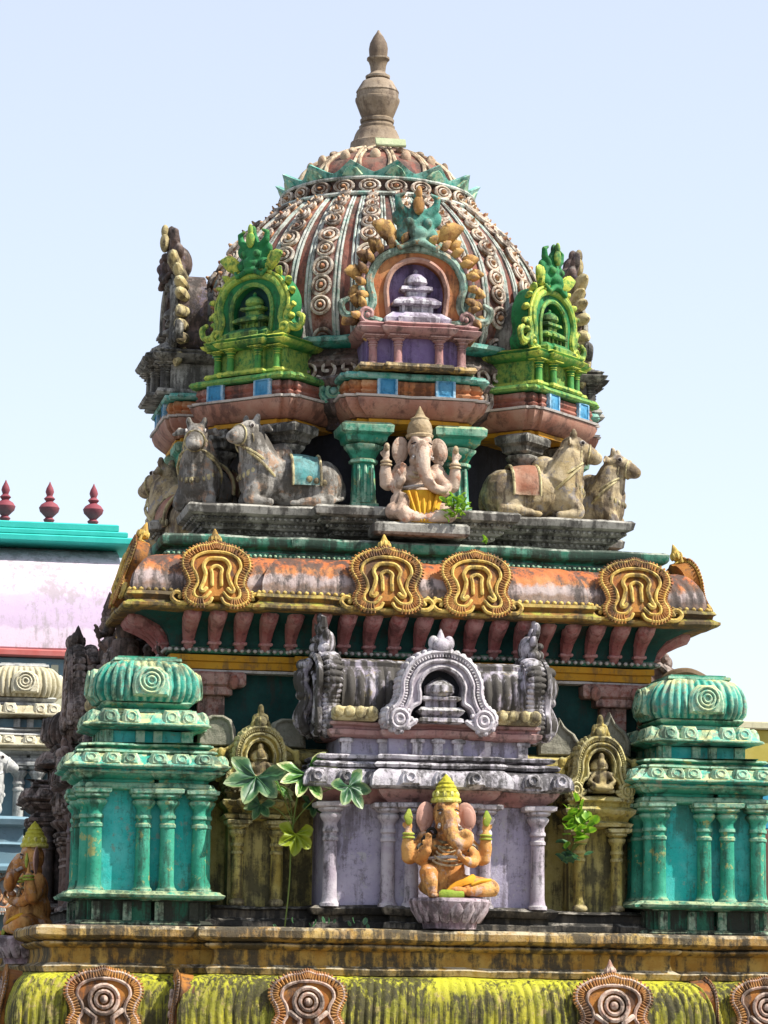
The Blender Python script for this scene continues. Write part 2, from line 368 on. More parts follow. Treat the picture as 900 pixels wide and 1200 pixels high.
def link(name, me, parent=None, loc=None, rot=None, scale=None, kind=None, label=None):
    o = bpy.data.objects.new(name, me); C.objects.link(o)
    if parent is not None: o.parent = parent
    if loc is not None: o.location = loc
    if rot is not None: o.rotation_euler = rot
    if scale is not None: o.scale = scale if isinstance(scale, (tuple, list)) else (scale,)*3
    if kind: o['kind'] = kind
    if label: o['label'] = label
    return o
def thing(name, label, cat, loc=(0, 0, 0), rz=0, group=None, scale=None):
    o = bpy.data.objects.new(name, None); C.objects.link(o); o.empty_display_size = .2
    o.location = loc; o.rotation_euler = (0, 0, rz)
    if scale: o.scale = (scale,)*3
    o['label'] = label; o['category'] = cat
    if group: o['group'] = group
    return o
KIDS = {}
def dup(root, label, loc, rz, group=None, mats=None, scale=None):
    """copy a thing with its parts and sub-parts; meshes are shared; mats swaps paints"""
    allo = list(C.objects)
    def cp(o, parent):
        c = o.copy(); C.objects.link(c); c.parent = parent
        if mats and o.data:
            hit = [m for m in o.data.materials if m.name in mats]
            if hit:
                key = (o.data.name, tuple(sorted(mats.items())))
                if key not in KIDS:
                    d = o.data.copy()
                    for i, m in enumerate(d.materials):
                        if m.name in mats: d.materials[i] = MAT[mats[m.name]]
                    KIDS[key] = d
                c.data = KIDS[key]
        for ch in allo:
            if ch.parent == o: cp(ch, c)
        return c
    r = cp(root, None); r.location = loc; r.rotation_euler = (0, 0, rz); r['label'] = label
    if scale: r.scale = (scale,)*3
    if group: r['group'] = group
    return r
def fuse(mb, voxel, smooth=4, noise_amp=0):
    """melt overlapping solids into one continuous skin"""
    me = bpy.data.meshes.new('tmp'); me.from_pydata([tuple(v) for v in mb.v], [], mb.f); me.update()
    o = bpy.data.objects.new('tmp', me); C.objects.link(o)
    a = o.modifiers.new('r', 'REMESH'); a.mode = 'VOXEL'; a.voxel_size = voxel
    b = o.modifiers.new('s', 'SMOOTH'); b.factor = .5; b.iterations = smooth
    dg = bpy.context.evaluated_depsgraph_get(); dg.update()
    out = bpy.data.meshes.new_from_object(o.evaluated_get(dg))
    bpy.data.objects.remove(o); bpy.data.meshes.remove(me)
    r = MB(); r.v = [v.co.copy() for v in out.vertices]; r.f = [list(p.vertices) for p in out.polygons]; r.mi = [0]*len(r.f)
    bpy.data.meshes.remove(out)
    return r
def cat_rom(pts, sub=6, closed=False):
    P = [Vector(p) for p in pts]; n = len(P); out = []
    rng = range(n) if closed else range(n-1)
    for i in rng:
        if closed: a, b, c, d = P[i-1], P[i], P[(i+1) % n], P[(i+2) % n]
        else: a, b, c, d = P[max(i-1, 0)], P[i], P[i+1], P[min(i+2, n-1)]
        for j in range(sub):
            t = j/sub
            out.append(.5*((2*b)+(c-a)*t+(2*a-5*b+4*c-d)*t*t+(3*b-a-3*c+d)*t**3))
    if not closed: out.append(P[-1])
    return out
def mirror(half, sub=6):
    """left half of an arch (x<=0, ending on the axis) -> whole smooth path"""
    full = [tuple(p) for p in half]+[(-p[0], p[1]) for p in half[-2::-1]]
    return cat_rom([(p[0], p[1], 0) for p in full], sub)
def offs(path, d):
    out = []; n = len(path)
    for i in range(n):
        t = (path[min(i+1, n-1)]-path[max(i-1, 0)]).normalized(); out.append(path[i]+Vector((-t.y, t.x, 0))*d)
    return out
def rect(hx, hy, cx=0, cy=0): return [(cx-hx, cy-hy), (cx+hx, cy-hy), (cx+hx, cy+hy), (cx-hx, cy+hy)]
def plan4(hx, hy, steps=(), cx=0, cy=0):
    """rectangle whose four sides carry stepped projections: steps = [(half width as share of the side, depth)] widest first"""
    out = []
    for k in range(4):
        a, b = (hx, hy) if k % 2 == 0 else (hy, hx)
        seq = [(-a, -b)]; y = -b; back = []
        for (w, p) in steps:
            seq += [(-a*w, y), (-a*w, y-p)]; back += [(a*w, y), (a*w, y-p)]; y -= p
        seq += back[::-1]
        c, s_ = math.cos(k*PI/2), math.sin(k*PI/2)
        out += [(x*c-y_*s_+cx, x*s_+y_*c+cy) for (x, y_) in seq]
    return out
def front_plan(hx, y0, y1, steps=()):
    """rectangle y0(front)..y1(back) with stepped projections on its front only: steps=[(half width, depth)]"""
    seq = [(-hx, y0)]; y = y0; back = []
    for (w, p) in steps:
        seq += [(-w, y), (-w, y-p)]; back += [(w, y), (w, y-p)]; y -= p
    return seq+back[::-1]+[(hx, y0), (hx, y1), (-hx, y1)]
def ngon(n, apo, rot=0):
    r = apo/math.cos(PI/n); return [(r*math.sin(rot+2*PI*(k+.5)/n), -r*math.cos(rot+2*PI*(k+.5)/n)) for k in range(n)]
def kapota(z0, z1, o0, o1, n=7, drip=.04):
    """quarter-round overhanging eave profile, bottom to top: out at the foot, curling in to the top"""
    pr = [(o1-.10, z0), (o1, z0), (o1+.005, z0+drip)]
    for k in range(1, n+1):
        t = k/n*PI/2; pr.append((o0+(o1-o0)*math.cos(t), z0+drip+(z1-z0-drip)*math.sin(t)))
    return pr
exec_parts = []

# ------------------------------------------------------------------ ground and surroundings
g = MB().add([(-900, -900, 0), (900, -900, 0), (900, 900, 0), (-900, 900, 0)], [(0, 1, 2, 3)])
g.build('ground', 'ground_paving', kind='structure')

# ------------------------------------------------------------------ ornaments
def pilaster_mb(h, r, cap=1.0, mi=0, n=14, slab=True):
    """engaged column: foot, shaft, necking rings, cushion and square abacus"""
    m = MB()
    pr = [(r*1.35, 0), (r*1.35, h*.03), (r*1.12, h*.05), (r*1.05, h*.08), (r, h*.1), (r*.93, h*.62), (r*1.08, h*.63), (r*1.08, h*.655), (r*.9, h*.67), (r*.9, h*.70),
          (r*1.1, h*.715), (r*1.1, h*.74), (r*.92, h*.76), (r*.95, h*.80), (r*1.3, h*.835), (r*1.5, h*.86), (r*1.5, h*.88), (r*1.2, h*.895), (r*1.75, h*.92), (r*1.75, h*.94)]
    m.lathe(pr, n, w=.004)
    if slab: m.sweep(rect(r*1.6*cap, r*1.5), [(0, h*.94), (.03, h*.955), (.035, h*.99), (.01, h)], step=.1)
    return m
def boss_mb(r, d=.05):
    """round flower boss facing -Y"""
    m = MB(); n = 18
    ring = [Vector((r*.78*math.cos(2*PI*k/n), -d*.45, r*.78*math.sin(2*PI*k/n))) for k in range(n+1)]
    m.tube(ring, r*.16, 6, mi=0)
    ring = [Vector((r*.42*math.cos(2*PI*k/12), -d*.6, r*.42*math.sin(2*PI*k/12))) for k in range(13)]
    m.tube(ring, r*.12, 5, mi=0)
    m.ell((0, -d*.4, 0), (r*.24, d*.9, r*.24), seg=8, rings=5, mi=1)
    m.prism([(r*.8*math.cos(2*PI*k/16), r*.8*math.sin(2*PI*k/16)) for k in range(16)], -d*.3, d*.5, mi=1, bev=.005)
    return m
def omega(w, h):
    """half outline of a horseshoe gable, from the inner foot out, round the scroll and up to the crown"""
    return [(-.07*w, .10*h), (-.13*w, .01*h), (-.30*w, -.02*h), (-.45*w, .06*h), (-.47*w, .19*h), (-.41*w, .32*h), (-.44*w, .46*h), (-.51*w, .62*h), (-.47*w, .80*h), (-.28*w, .93*h), (-.12*w, .96*h), (0, h)]
def bud_mb(m, x, y, z, s, mi=0):
    """leafy bud finial of height s"""
    for sx in (-1, 1): m.tube([(x+sx*s*.1, y, z+s*.1), (x+sx*s*.38, y-.02, z+s*.12), (x+sx*s*.42, y-.02, z+s*.32)], [s*.09, s*.08, s*.04], 6)
    m.lathe([(s*.16, 0), (s*.26, s*.12), (s*.12, s*.2), (s*.28, s*.38), (s*.26, s*.52), (s*.15, s*.7), (s*.12, s*.78), (s*.06, s*.92), (.002, s)], 10, (x, y, z), mi)
    for k in range(8):
        a = 2*PI*k/8
        m.ell((x+math.cos(a)*s*.24, y+math.sin(a)*s*.24, z+s*.42), (s*.07, s*.07, s*.17), seg=6, rings=5, mi=mi)
def kudu(parent, w, h, loc, rz=0, tilt=0, ground='kudu_ground', line='gold_line', bud=True, d=.12, name='gable_ornament', curls=True, label=None):
    """horseshoe gable ornament: a thick plate, comb-toothed rim, inner scrolls, side curls and a bud"""
    key = (w, h, ground, line, bud, d, curls)
    half = omega(w, h); path = mirror(half, 4)
    if key not in KIDS:
        m = MB(); m.prism([(p.x, p.y) for p in path], -d, .06, bev=.03, c=(0, h*.45))
        m2 = MB(); y = -d-.005
        m2.tube([(p.x, y, p.y) for p in offs(path, -.0)], w*.026, 6)
        inn = mirror([(-.10*w, .19*h), (-.19*w, .09*h), (-.32*w, .10*h), (-.35*w, .20*h), (-.29*w, .33*h), (-.31*w, .47*h), (-.37*w, .60*h), (-.33*w, .74*h), (-.18*w, .83*h), (0, .85*h)], 4)
        m2.tube([(p.x, y-.012, p.y) for p in inn], w*.026, 6)
        inn2 = mirror([(-.16*w, .24*h), (-.21*w, .19*h), (-.25*w, .22*h), (-.20*w, .34*h), (-.17*w, .48*h), (-.20*w, .60*h), (-.13*w, .71*h), (0, .73*h)], 4)
        if line == 'tan_line':
            m2.v = m2.v[:]
            for r_, t_ in ((.20, .035), (.115, .03)): m2.tube([(w*r_*math.cos(2*PI*i/18), y-.03, h*.52+w*r_*math.sin(2*PI*i/18)) for i in range(19)], w*t_, 6)
            m2.ell((0, y-.03, h*.52), (w*.06, .05, w*.06), seg=8, rings=6)
            for sx in (-1, 1): m2.tube([(sx*w*.26, y-.02, h*.36), (sx*w*.12, y-.02, h*.24), (sx*w*.14, y-.02, h*.06)], w*.04, 6)
        else: m2.tube([(p.x, y-.03, p.y) for p in inn2], w*.034, 6)
        inn3 = mirror([(-.07*w, .30*h), (-.07*w, .48*h), (-.08*w, .57*h), (0, .62*h)], 4)
        if line != 'tan_line': m2.tube([(p.x, y-.01, p.y) for p in inn3], w*.03, 6)
        # comb teeth between rim and inner line
        no = len(path)
        for i in range(6, no-6):
            if i % 1: continue
            t = (path[min(i+1, no-1)]-path[i-1]).normalized(); nn = Vector((-t.y, t.x, 0))
            a = path[i]+nn*(w*.045); b = path[i]-nn*(w*.085)
            m.tube([(a.x, y+.0, a.y), (b.x, y-.02, b.y)], w*.018, 4)
        if curls:
            for sx in (-1, 1):
                cp = [(sx*w*.44, h*.03), (sx*w*.60, h*.03), (sx*w*.68, h*.12), (sx*w*.62, h*.20), (sx*w*.54, h*.17), (sx*w*.56, h*.11)]
                cc = cat_rom([(x, -d*.7, z) for x, z in cp], 3)
                m2.tube(cc, w*.035, 6)
        if bud: bud_mb(m2, 0, -d*.4, h*.95, h*.34)
        KIDS[key] = (m.mesh(name, ground), m2.mesh('scrollwork', line))
    a, b = KIDS[key]
    o = link(name, a, parent, loc, (tilt, 0, rz), label=label)
    link('scrollwork', b, o)
    return o

# ------------------------------------------------------------------ the tower
T = thing('temple_tower', 'multicoloured carved temple tower with ribbed dome and wide orange eave, tallest in view', 'temple tower', (0, 0, 0))
def part(name, mats, fn, kind=None, label=None, parent=T):
    m = MB(); fn(m); return m.build(name, mats, parent, kind, label)
CP = [(.58, .28)]                                    # central projection on every side of the base
pl = front_plan(4.42, -4.62, 4.6, [(2.66, .28)])
PB = front_plan(4.42, -4.6, 4.6, [(2.66, .28)])
PW = front_plan(4.32, -4.5, 4.5, [(2.6, .28)])
part('lower_wall', 'ochre_plinth', lambda m: m.sweep(PW, [(0, 0), (0, 1.72)], step=.4))
part('moss_eave', 'moss_roof', lambda m: m.sweep(PB, [(0, .98), (.34, 1.0), (.36, 1.12)]+[(.10+.26*math.cos(t*PI/12), 1.14+.50*math.sin(t*PI/12)) for t in range(1, 7)]+[(-.1, 1.66)], step=.016, flute=(.085, .030), w=.014))
part('moss_bead', 'ochre_plinth', lambda m: m.sweep(PB, [(.2, .93), (.40, .95), (.41, .99), (.37, 1.03), (.3, 1.03)], step=.15, w=.008))
part('plinth_moulding', 'ochre_plinth', lambda m: m.sweep(pl, [(-.1, 1.62), (.02, 1.66), (.04, 1.72), (-.04, 1.76), (-.06, 1.84), (-.05, 1.92), (.02, 1.945), (.05, 1.97), (.05, 1.985), (.0, 2.0)], step=.12, w=.01))
part('plinth_slab', 'ochre_plinth', lambda m: m.sweep(pl, [(0, 2.0), (.10, 2.03), (.14, 2.06), (.14, 2.13), (.11, 2.165), (-.02, 2.17)], step=.12, w=.012))
part('storey_floor', 'brown_dark', lambda m: m.box(-4.3, 4.3, -4.3, 4.3, 2.10, 2.18))
part('podium', 'black_mould', lambda m: m.sweep(plan4(3.95, 3.95), [(0, 2.15), (.05, 2.2), (.05, 2.26), (-.05, 2.3), (-.05, 2.38), (0, 2.40), (-.1, 2.43)], step=.15, w=.012))
part('olive_wall', 'olive_wall', lambda m: m.sweep(rect(3.25, 3.25), [(0, 2.15), (0, 4.15), (.05, 4.18), (.05, 4.26), (-.05, 4.28)], step=.3))
part('wall_coping', 'olive_carved', lambda m: m.sweep(rect(3.25, 3.25), [(.0, 3.92), (.12, 3.96), (.14, 4.02), (.06, 4.10), (.12, 4.14), (.12, 4.22), (0, 4.28)], step=.12))
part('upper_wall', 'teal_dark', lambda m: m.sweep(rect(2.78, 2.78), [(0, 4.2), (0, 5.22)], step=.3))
for k in range(4):                                    # brick-red pilasters at the wall's corners and beside its middle
    for x in (-2.45, 2.45):
        m = MB(); m.bbox(-.16, .16, -2.92, -2.7, 4.25, 4.9); m.bbox(-.24, .24, -3.0, -2.7, 4.9, 5.0); m.bbox(-.40, .40, -3.02, -2.7, 5.0, 5.18, .03)
        m.ell((-.25, -3.03, 5.06), (.07, .05, .09)); m.ell((.25, -3.03, 5.06), (.07, .05, .09))
        m.xf(Matrix.Translation((x, 0, 0))); m.xf(Matrix.Rotation(k*PI/2, 4, 'Z'))
        m.build('corbel_pilaster', 'brick_red', T)
def tplan(h, d=.12, w=1.45, so=.45):
    """storey plan: stepped centre at the front, full-width corner bays, sides set back behind them"""
    b = 2.4+(h-2.95)
    return [(-h, -h), (-w, -h), (-w, -h-d), (w, -h-d), (w, -h), (h, -h), (h, -2.0), (h-so, -2.0), (h-so, b), (-h+so, b), (-h+so, -2.0), (-h, -2.0)]
p3 = tplan(2.92)
part('yellow_frieze', 'yellow_band', lambda m: m.sweep(p3, [(-.1, 5.21), (0, 5.22), (.0, 5.30), (.03, 5.31), (.03, 5.38), (-.1, 5.39)], step=.2))
part('frieze_line', 'white_line', lambda m: m.sweep(p3, [(-.1, 5.17), (.03, 5.175), (.04, 5.205), (-.1, 5.21)], step=.15))
part('bead_moulding', 'teal_ledge', lambda m: m.sweep(p3, [(-.1, 5.39), (.05, 5.40), (.08, 5.43), (.05, 5.46), (.02, 5.47), (.02, 5.50), (-.1, 5.50)], step=.15))
def bead_row(plan, off, z, r, mat, sp=None, name='bead_row', sides=None):
    m = MB(); n = len(plan); P = [Vector((p[0], p[1])) for p in plan]; sp = sp or r*2.3
    for i in range(n):
        a, b = P[i], P[(i+1) % n]; d = (b-a); ln = d.length
        if ln < sp: continue
        d.normalize(); nn = Vector((d.y, -d.x)); k = int((ln+2*off)/sp); st = (ln+2*off)/k
        for j in range(k):
            c = a+d*(-off+(j+.5)*st)+nn*off
            m.add([(c.x+r*x, c.y+r*y, z+r*zz) for x, y, zz in ((1, 0, 0), (0, 1, 0), (-1, 0, 0), (0, -1, 0), (.7, .7, .5), (-.7, .7, .5), (-.7, -.7, .5), (.7, -.7, .5), (0, 0, 1), (.7, .7, -.5), (-.7, .7, -.5), (-.7, -.7, -.5), (.7, -.7, -.5), (0, 0, -1))],
                  [(0, 4, 8, 7), (1, 5, 8, 4), (2, 6, 8, 5), (3, 7, 8, 6), (0, 12, 13, 9), (1, 9, 13, 10), (2, 10, 13, 11), (3, 11, 13, 12), (0, 9, 1, 4), (1, 10, 2, 5), (2, 11, 3, 6), (3, 12, 0, 7)])
    return m.build(name, mat, T, kind='stuff', ang=80)
bead_row(p3, .085, 5.43, .026, 'white_line', .075)
# soffit cove with its row of brackets
p35 = tplan(2.95)
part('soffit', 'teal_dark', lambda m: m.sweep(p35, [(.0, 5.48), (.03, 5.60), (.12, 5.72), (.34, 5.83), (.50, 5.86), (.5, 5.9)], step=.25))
bm_ = MB(); pts = [(0, -.02, 5.46), (0, -.06, 5.56), (0, -.15, 5.68), (0, -.30, 5.78), (0, -.44, 5.83)]
bm_.tube(pts, [.06, .075, .095, .115, .11], 8, flat=.95, up=(1, 0, 0)); bm_.bbox(-.075, .075, -.16, 0, 5.64, 5.70, .01); bm_.bbox(-.08, .08, -.12, .0, 5.49, 5.53, .01)
bme = bm_.mesh('bracket', 'bracket_pink')
for j in range(19):
    x = (j-9)*.305; y = -2.95-(.12 if abs(x) < 1.42 else 0)
    link('bracket', bme, T, (x, y, 0))
for sx in (-1, 1):
    for j in range(16):
        y = -2.75+j*.305; xx = 2.95 if y < -2.1 else 2.50
        link('bracket', bme, T, (sx*xx, y, 0), (0, 0, sx*PI/2))
# the great eave
pe = tplan(3.0, .12, 1.5)
part('eave_trim', 'eave_gold', lambda m: m.sweep(pe, [(.30, 5.84), (.56, 5.845), (.59, 5.87), (.59, 5.90), (.55, 5.915), (.50, 5.95), (.52, 5.98), (.55, 6.0), (.53, 6.04), (.44, 6.05), (.40, 6.07)], step=.10, w=.012))
part('eave_roof', 'eave_roof_paint', lambda m: m.sweep(pe, [(.30, 6.03), (.46, 6.04), (.47, 6.07)]+[(.10+.37*math.cos(t*PI/14), 6.09+.44*math.sin(t*PI/14)) for t in range(0, 8)]+[(-.2, 6.55)], step=.02, flute=(.10, .012), w=.012))
bead_row(pe, .50, 6.06, .03, 'gold_line', .085)
part('teal_band', 'teal_ledge', lambda m: m.sweep(tplan(3.0, .02), [(-.1, 6.44), (0, 6.45), (.0, 6.52), (.04, 6.53), (.04, 6.60), (-.02, 6.62), (-.02, 6.64), (.08, 6.67), (.10, 6.70), (.10, 6.77), (.06, 6.80), (-.4, 6.80)], step=.10, w=.010))
bead_row(tplan(3.0, .02), .045, 6.565, .022, 'green_trim', .06)
pk = plan4(2.35, 2.35, [(.36, .28)])
part('beaded_ledge', 'grey_stone', lambda m: m.sweep(pk, [(-.05, 6.78), (.0, 6.79), (.0, 6.86), (.12, 6.90), (.13, 6.94), (.20, 6.96), (.22, 7.02), (.29, 7.04), (.31, 7.09), (.36, 7.10), (.40, 7.12), (.42, 7.20), (.38, 7.23), (-.4, 7.24)], step=.10, w=.010))
for off, z in ((.14, 6.93), (.23, 7.0), (.32, 7.07)): bead_row(pk, off, z, .024, 'grey_carved', .07)
part('ledge_top', 'grey_carved', lambda m: m.box(-2.2, 2.2, -2.2, 2.2, 7.18, 7.245))
# gable ornaments on the great eave (front row, then the other sides)
for x, wd in ((-2.50, .77), (-.50, .80), (.58, .79), (2.56, .81)):
    kudu(T, wd, .78, (x, -3.53-(.12 if abs(x) < 1.4 else 0), 5.86), R(random.uniform(-2, 2)), R(-17), 'kudu_ground', 'gold_line', bud=(x in (-2.50, -.50)))
for sx in (-1, 1):
    for y, xx in ((-2.75, 3.5), (-.9, 3.05), (1.1, 3.05)):
        kudu(T, .86, .80, (sx*xx, y, 5.96), sx*PI/2, R(-17), 'kudu_ground', 'gold_line', bud=True)
# gable ornaments on the mossy eave
for x, yy, wd in ((-3.82, -4.94, .78), (-1.62, -5.21, .78), (1.82, -5.21, .82), (3.68, -4.94, .76)):
    kudu(T, wd, .70, (x, yy, .98), 0, R(-10), 'kudu_ground', 'tan_line', bud=(x == 1.82), curls=False)
for sx in (-1, 1):
    kudu(T, .66, .68, (sx*2.98, -4.84, .98), sx*PI/2, R(-8), 'kudu_ground', 'tan_line', bud=False, curls=False)
    for y in (-3.2, 0, 3.2): kudu(T, .86, .70, (sx*4.76, y, .98), sx*PI/2, R(-10), 'kudu_ground', 'tan_line', bud=False, curls=False)

# neck: octagonal wall, eight bays and the cornice that ties them
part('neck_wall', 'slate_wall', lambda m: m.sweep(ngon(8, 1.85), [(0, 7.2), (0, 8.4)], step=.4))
core = ngon(8, 2.0)
part('neck_cornice', 'brown_dark', lambda m: m.sweep(core, [(0, 8.34), (.02, 8.40), (.10, 8.46), (.24, 8.52), (.30, 8.60), (.30, 8.66), (.22, 8.68), (.2, 8.80), (.30, 8.84), (.34, 8.92), (.30, 8.96), (0, 8.98)], step=.12, w=.012))
part('scroll_band', 'brown_carved', lambda m: m.lathe([(1.9, 8.94), (2.06, 8.96), (2.10, 9.0), (2.10, 9.10), (2.15, 9.12), (2.17, 9.18), (2.12, 9.24), (2.06, 9.3), (2.02, 9.4)], 96, w=.012))
cm = MB()                                         # a single scroll of the running band
cc = cat_rom([(x*.13, -.02, z*.15) for x, z in ((-.9, -.5), (-.2, -.75), (.5, -.5), (.75, .1), (.3, .6), (-.3, .5), (-.35, 0), (.1, -.05))], 3)
cm.tube(cc, .022, 5); cme = cm.mesh('scroll', 'rosette_rim')
for k in range(56):
    a = 2*PI*k/56
    o = link('scroll', cme, T); o.matrix_local = Matrix.Rotation(a, 4, 'Z') @ Matrix.Translation((0, -2.13, 9.06)) @ Matrix.Rotation(R(-8), 4, 'X')
part('dome_rim', 'teal_bright', lambda m: m.lathe([(2.0, 9.34), (2.18, 9.36), (2.26, 9.40), (2.26, 9.45), (2.18, 9.48), (2.0, 9.49)], 96, w=.012))
tile_m = MB(); tile_m.sweep(rect(.13, .13), [(-.01, -.03), (0, 0), (-.006, .03), (-.04, .035), (-.05, .02), (-.08, .03)], step=.06, w=.002); tile_m.xf(Matrix.Rotation(PI/2, 4, 'X'))
tile_me = tile_m.mesh('jewel_tile', 'blue_tile')
med = boss_mb(.21, .05).mesh('medallion', ['rosette_rim', 'brown_carved'])
med2 = boss_mb(.21, .05).mesh('medallion', ['green_trim', 'teal_bright'])
for k in range(8):
    a = k*PI/4; Rz = Matrix.Rotation(a, 4, 'Z'); green = k in (0, 7, 6, 1, 2)
    hw = .70 if k % 2 == 0 else .60
    cy = (-2.10, -2.26, -2.12, -2.2, -2.1, -2.2, -2.12, -2.26)[k]
    fr = plan4(hw, .5, [(.80, .05)], 0, cy)
    def bay(prof, mat, name, **kw):
        m = MB(); m.sweep(fr, prof, step=.1, w=.008, **kw); m.xf(Rz); m.build(name, mat, T)
    bay([(-.03, 8.31), (0, 8.32), (.0, 8.37), (-.02, 8.38), (-.05, 8.385)], 'yellow_band', 'bay_band')
    bay([(-.05, 8.38), (.02, 8.385), (.06, 8.42), (.13, 8.49), (.165, 8.57), (.17, 8.60), (.1, 8.61)], 'cove_pink', 'bay_cove')
    bay([(.05, 8.605), (.19, 8.61), (.20, 8.635), (.13, 8.65)], 'white_line', 'bay_line')
    bay([(.1, 8.645), (.11, 8.67), (.125, 8.69), (.10, 8.72), (.125, 8.76), (.11, 8.82), (.05, 8.84)], 'orange_paint' if k % 2 == 0 else 'brick_red', 'bay_frieze')
    bay([(.05, 8.835), (.17, 8.84), (.19, 8.87), (.17, 8.91), (.1, 8.93), (-.2, 8.94)], 'teal_bright' if k % 2 == 0 else 'lime_dark', 'bay_ledge')
    for x in (-.36, .36):
        o = link('jewel_tile', tile_me, T); o.matrix_local = Rz @ Matrix.Translation((x, cy-.5-.05-.13, 8.745))
    o = link('medallion', med2 if k in (0, 7) else med, T)
    o.matrix_local = Matrix.Rotation(a-PI/8, 4, 'Z') @ Matrix.Translation((0, -2.40, 8.77)) @ Matrix.Rotation(R(-6), 4, 'X')
    # two columns under the bay
    for x in (-.58, .58):
        m = MB(); s_ = .15 if k == 0 else .115
        m.bbox(-s_*1.1, s_*1.1, -s_, s_, 7.22, 7.34)
        m.sweep(ngon(8, s_), [(0, 7.34), (-.01, 7.5), (-.02, 7.82), (.02, 7.84), (.02, 7.87), (-.01, 7.89), (.03, 7.97), (.075, 8.02), (.08, 8.05), (.02, 8.07)], step=.1)
        m.sweep(rect(s_*1.5, s_*1.3), [(-.02, 8.07), (.02, 8.10), (.035, 8.16), (.09, 8.20), (.10, 8.28), (.06, 8.315)], step=.1)
        for j in range(3): m.tube([((j-1)*s_*.55, -s_-.005, 7.38), ((j-1)*s_*.55, -s_+.012, 7.80)], .018, 5)
        m.xf(Rz @ Matrix.Translation((x*(1 if k == 0 else .9), cy-.34, 0)))
        m.build('column', 'green_trim' if k in (0, 6, 2) else 'grey_carved', T)

# dome: grooved bell, pale ribs, columns of rosettes, petal ring and lotus cap
DP = [(2.00, 9.44), (2.08, 9.60), (2.13, 9.92), (2.08, 10.32), (1.97, 10.62), (1.79, 10.91), (1.54, 11.20), (1.30, 11.42), (1.14, 11.53)]
dcr = [(p.x, p.y) for p in cat_rom([(r, z, 0) for r, z in DP], 4)]
dome = part('dome', 'dome_groove', lambda m: m.lathe([(1.6, 9.42)]+dcr, 120, w=.014))
def dpt(t):
    t = max(0, min(.9999, t))*(len(dcr)-1); i = int(t); f = t-i
    a, b = dcr[i], dcr[i+1]; return (a[0]*(1-f)+b[0]*f, a[1]*(1-f)+b[1]*f)
NC = 24
rib = MB(); rib2 = []
for sx in (-1, 1):
    for e, rr in ((.068, .028), (.092, .022)):
        pts = []
        for j in range(17):
            r_, z_ = dpt(.02+.96*j/16); an = sx*(e*(.9+.12*j/16)+.008)
            pts.append(((r_+.015)*math.sin(an), -(r_+.015)*math.cos(an), z_))
        rib.tube(pts, [rr*(1-.45*j/16) for j in range(17)], 6)
rib_me = rib.mesh('rib', 'dome_rib')
pan = MB()
pts = [];
for j in range(17):
    r_, z_ = dpt(.01+.98*j/16); pts.append((r_, z_))
vs = []
for (r_, z_) in pts:
    for an, o_ in ((-.066, 0), (-.06, .02), (.06, .02), (.066, 0)): vs.append(((r_+o_)*math.sin(an), -(r_+o_)*math.cos(an), z_))
pan.add(vs, [(j*4+k, j*4+k+1, j*4+k+5, j*4+k+4) for j in range(16) for k in range(3)])
pan_me = pan.mesh('rib_panel', 'brick_red')
rosm = boss_mb(.15, .085).mesh('rosette', ['rosette_rim', 'rosette_heart'])
for k in range(NC):
    a = 2*PI*(k+.5)/NC - R(28-22.5) + R(0)
    Mz = Matrix.Rotation(a, 4, 'Z')
    o = link('rib_panel', pan_me, T); o.matrix_local = Mz
    o = link('rib', rib_me, T); o.matrix_local = Mz
    t = .055; j = 0
    while t < .93 and j < 12:
        r_, z_ = dpt(t); r2, z2 = dpt(t+.02); tilt = math.atan2(r_-r2, z2-z_)
        sc = min(1.0, r_/2.1*1.02)*random.uniform(.86, 1.08)
        o = link('rosette', rosm, T)
        o.matrix_local = Mz @ Matrix.Translation((0, -r_-.02, z_)) @ Matrix.Rotation(-tilt, 4, 'X') @ Matrix.Rotation(random.uniform(-.5, .5), 4, 'Y') @ Matrix.Rotation(random.uniform(-.12, .12), 4, 'Z') @ Matrix.Diagonal((sc*random.uniform(.88, 1.08), random.uniform(.6, 1.3), sc, 1))
        L_ = math.hypot(r2-r_, z2-z_)/.02; t += .255*sc/L_; j += 1
# medallion ring round the shoulder
part('shoulder_ring', 'brown_carved', lambda m: m.lathe([(1.05, 11.44), (1.26, 11.45), (1.27, 11.49), (1.20, 11.53), (1.16, 11.62), (1.18, 11.69), (1.16, 11.71), (1.0, 11.73)], 80, w=.010))
part('shoulder_line', 'dome_rib', lambda m: (m.lathe([(1.2, 11.455), (1.30, 11.46), (1.315, 11.485), (1.30, 11.51), (1.2, 11.515)], 80, w=.008), m.lathe([(1.1, 11.68), (1.225, 11.685), (1.235, 11.705), (1.225, 11.725), (1.1, 11.73)], 80, w=.008)))
for k in range(24):
    a = 2*PI*k/24
    o = link('shoulder_boss', rosm, T); o.matrix_local = Matrix.Rotation(a, 4, 'Z') @ Matrix.Translation((0, -1.185, 11.60)) @ Matrix.Diagonal((1.0, 1, .62, 1))
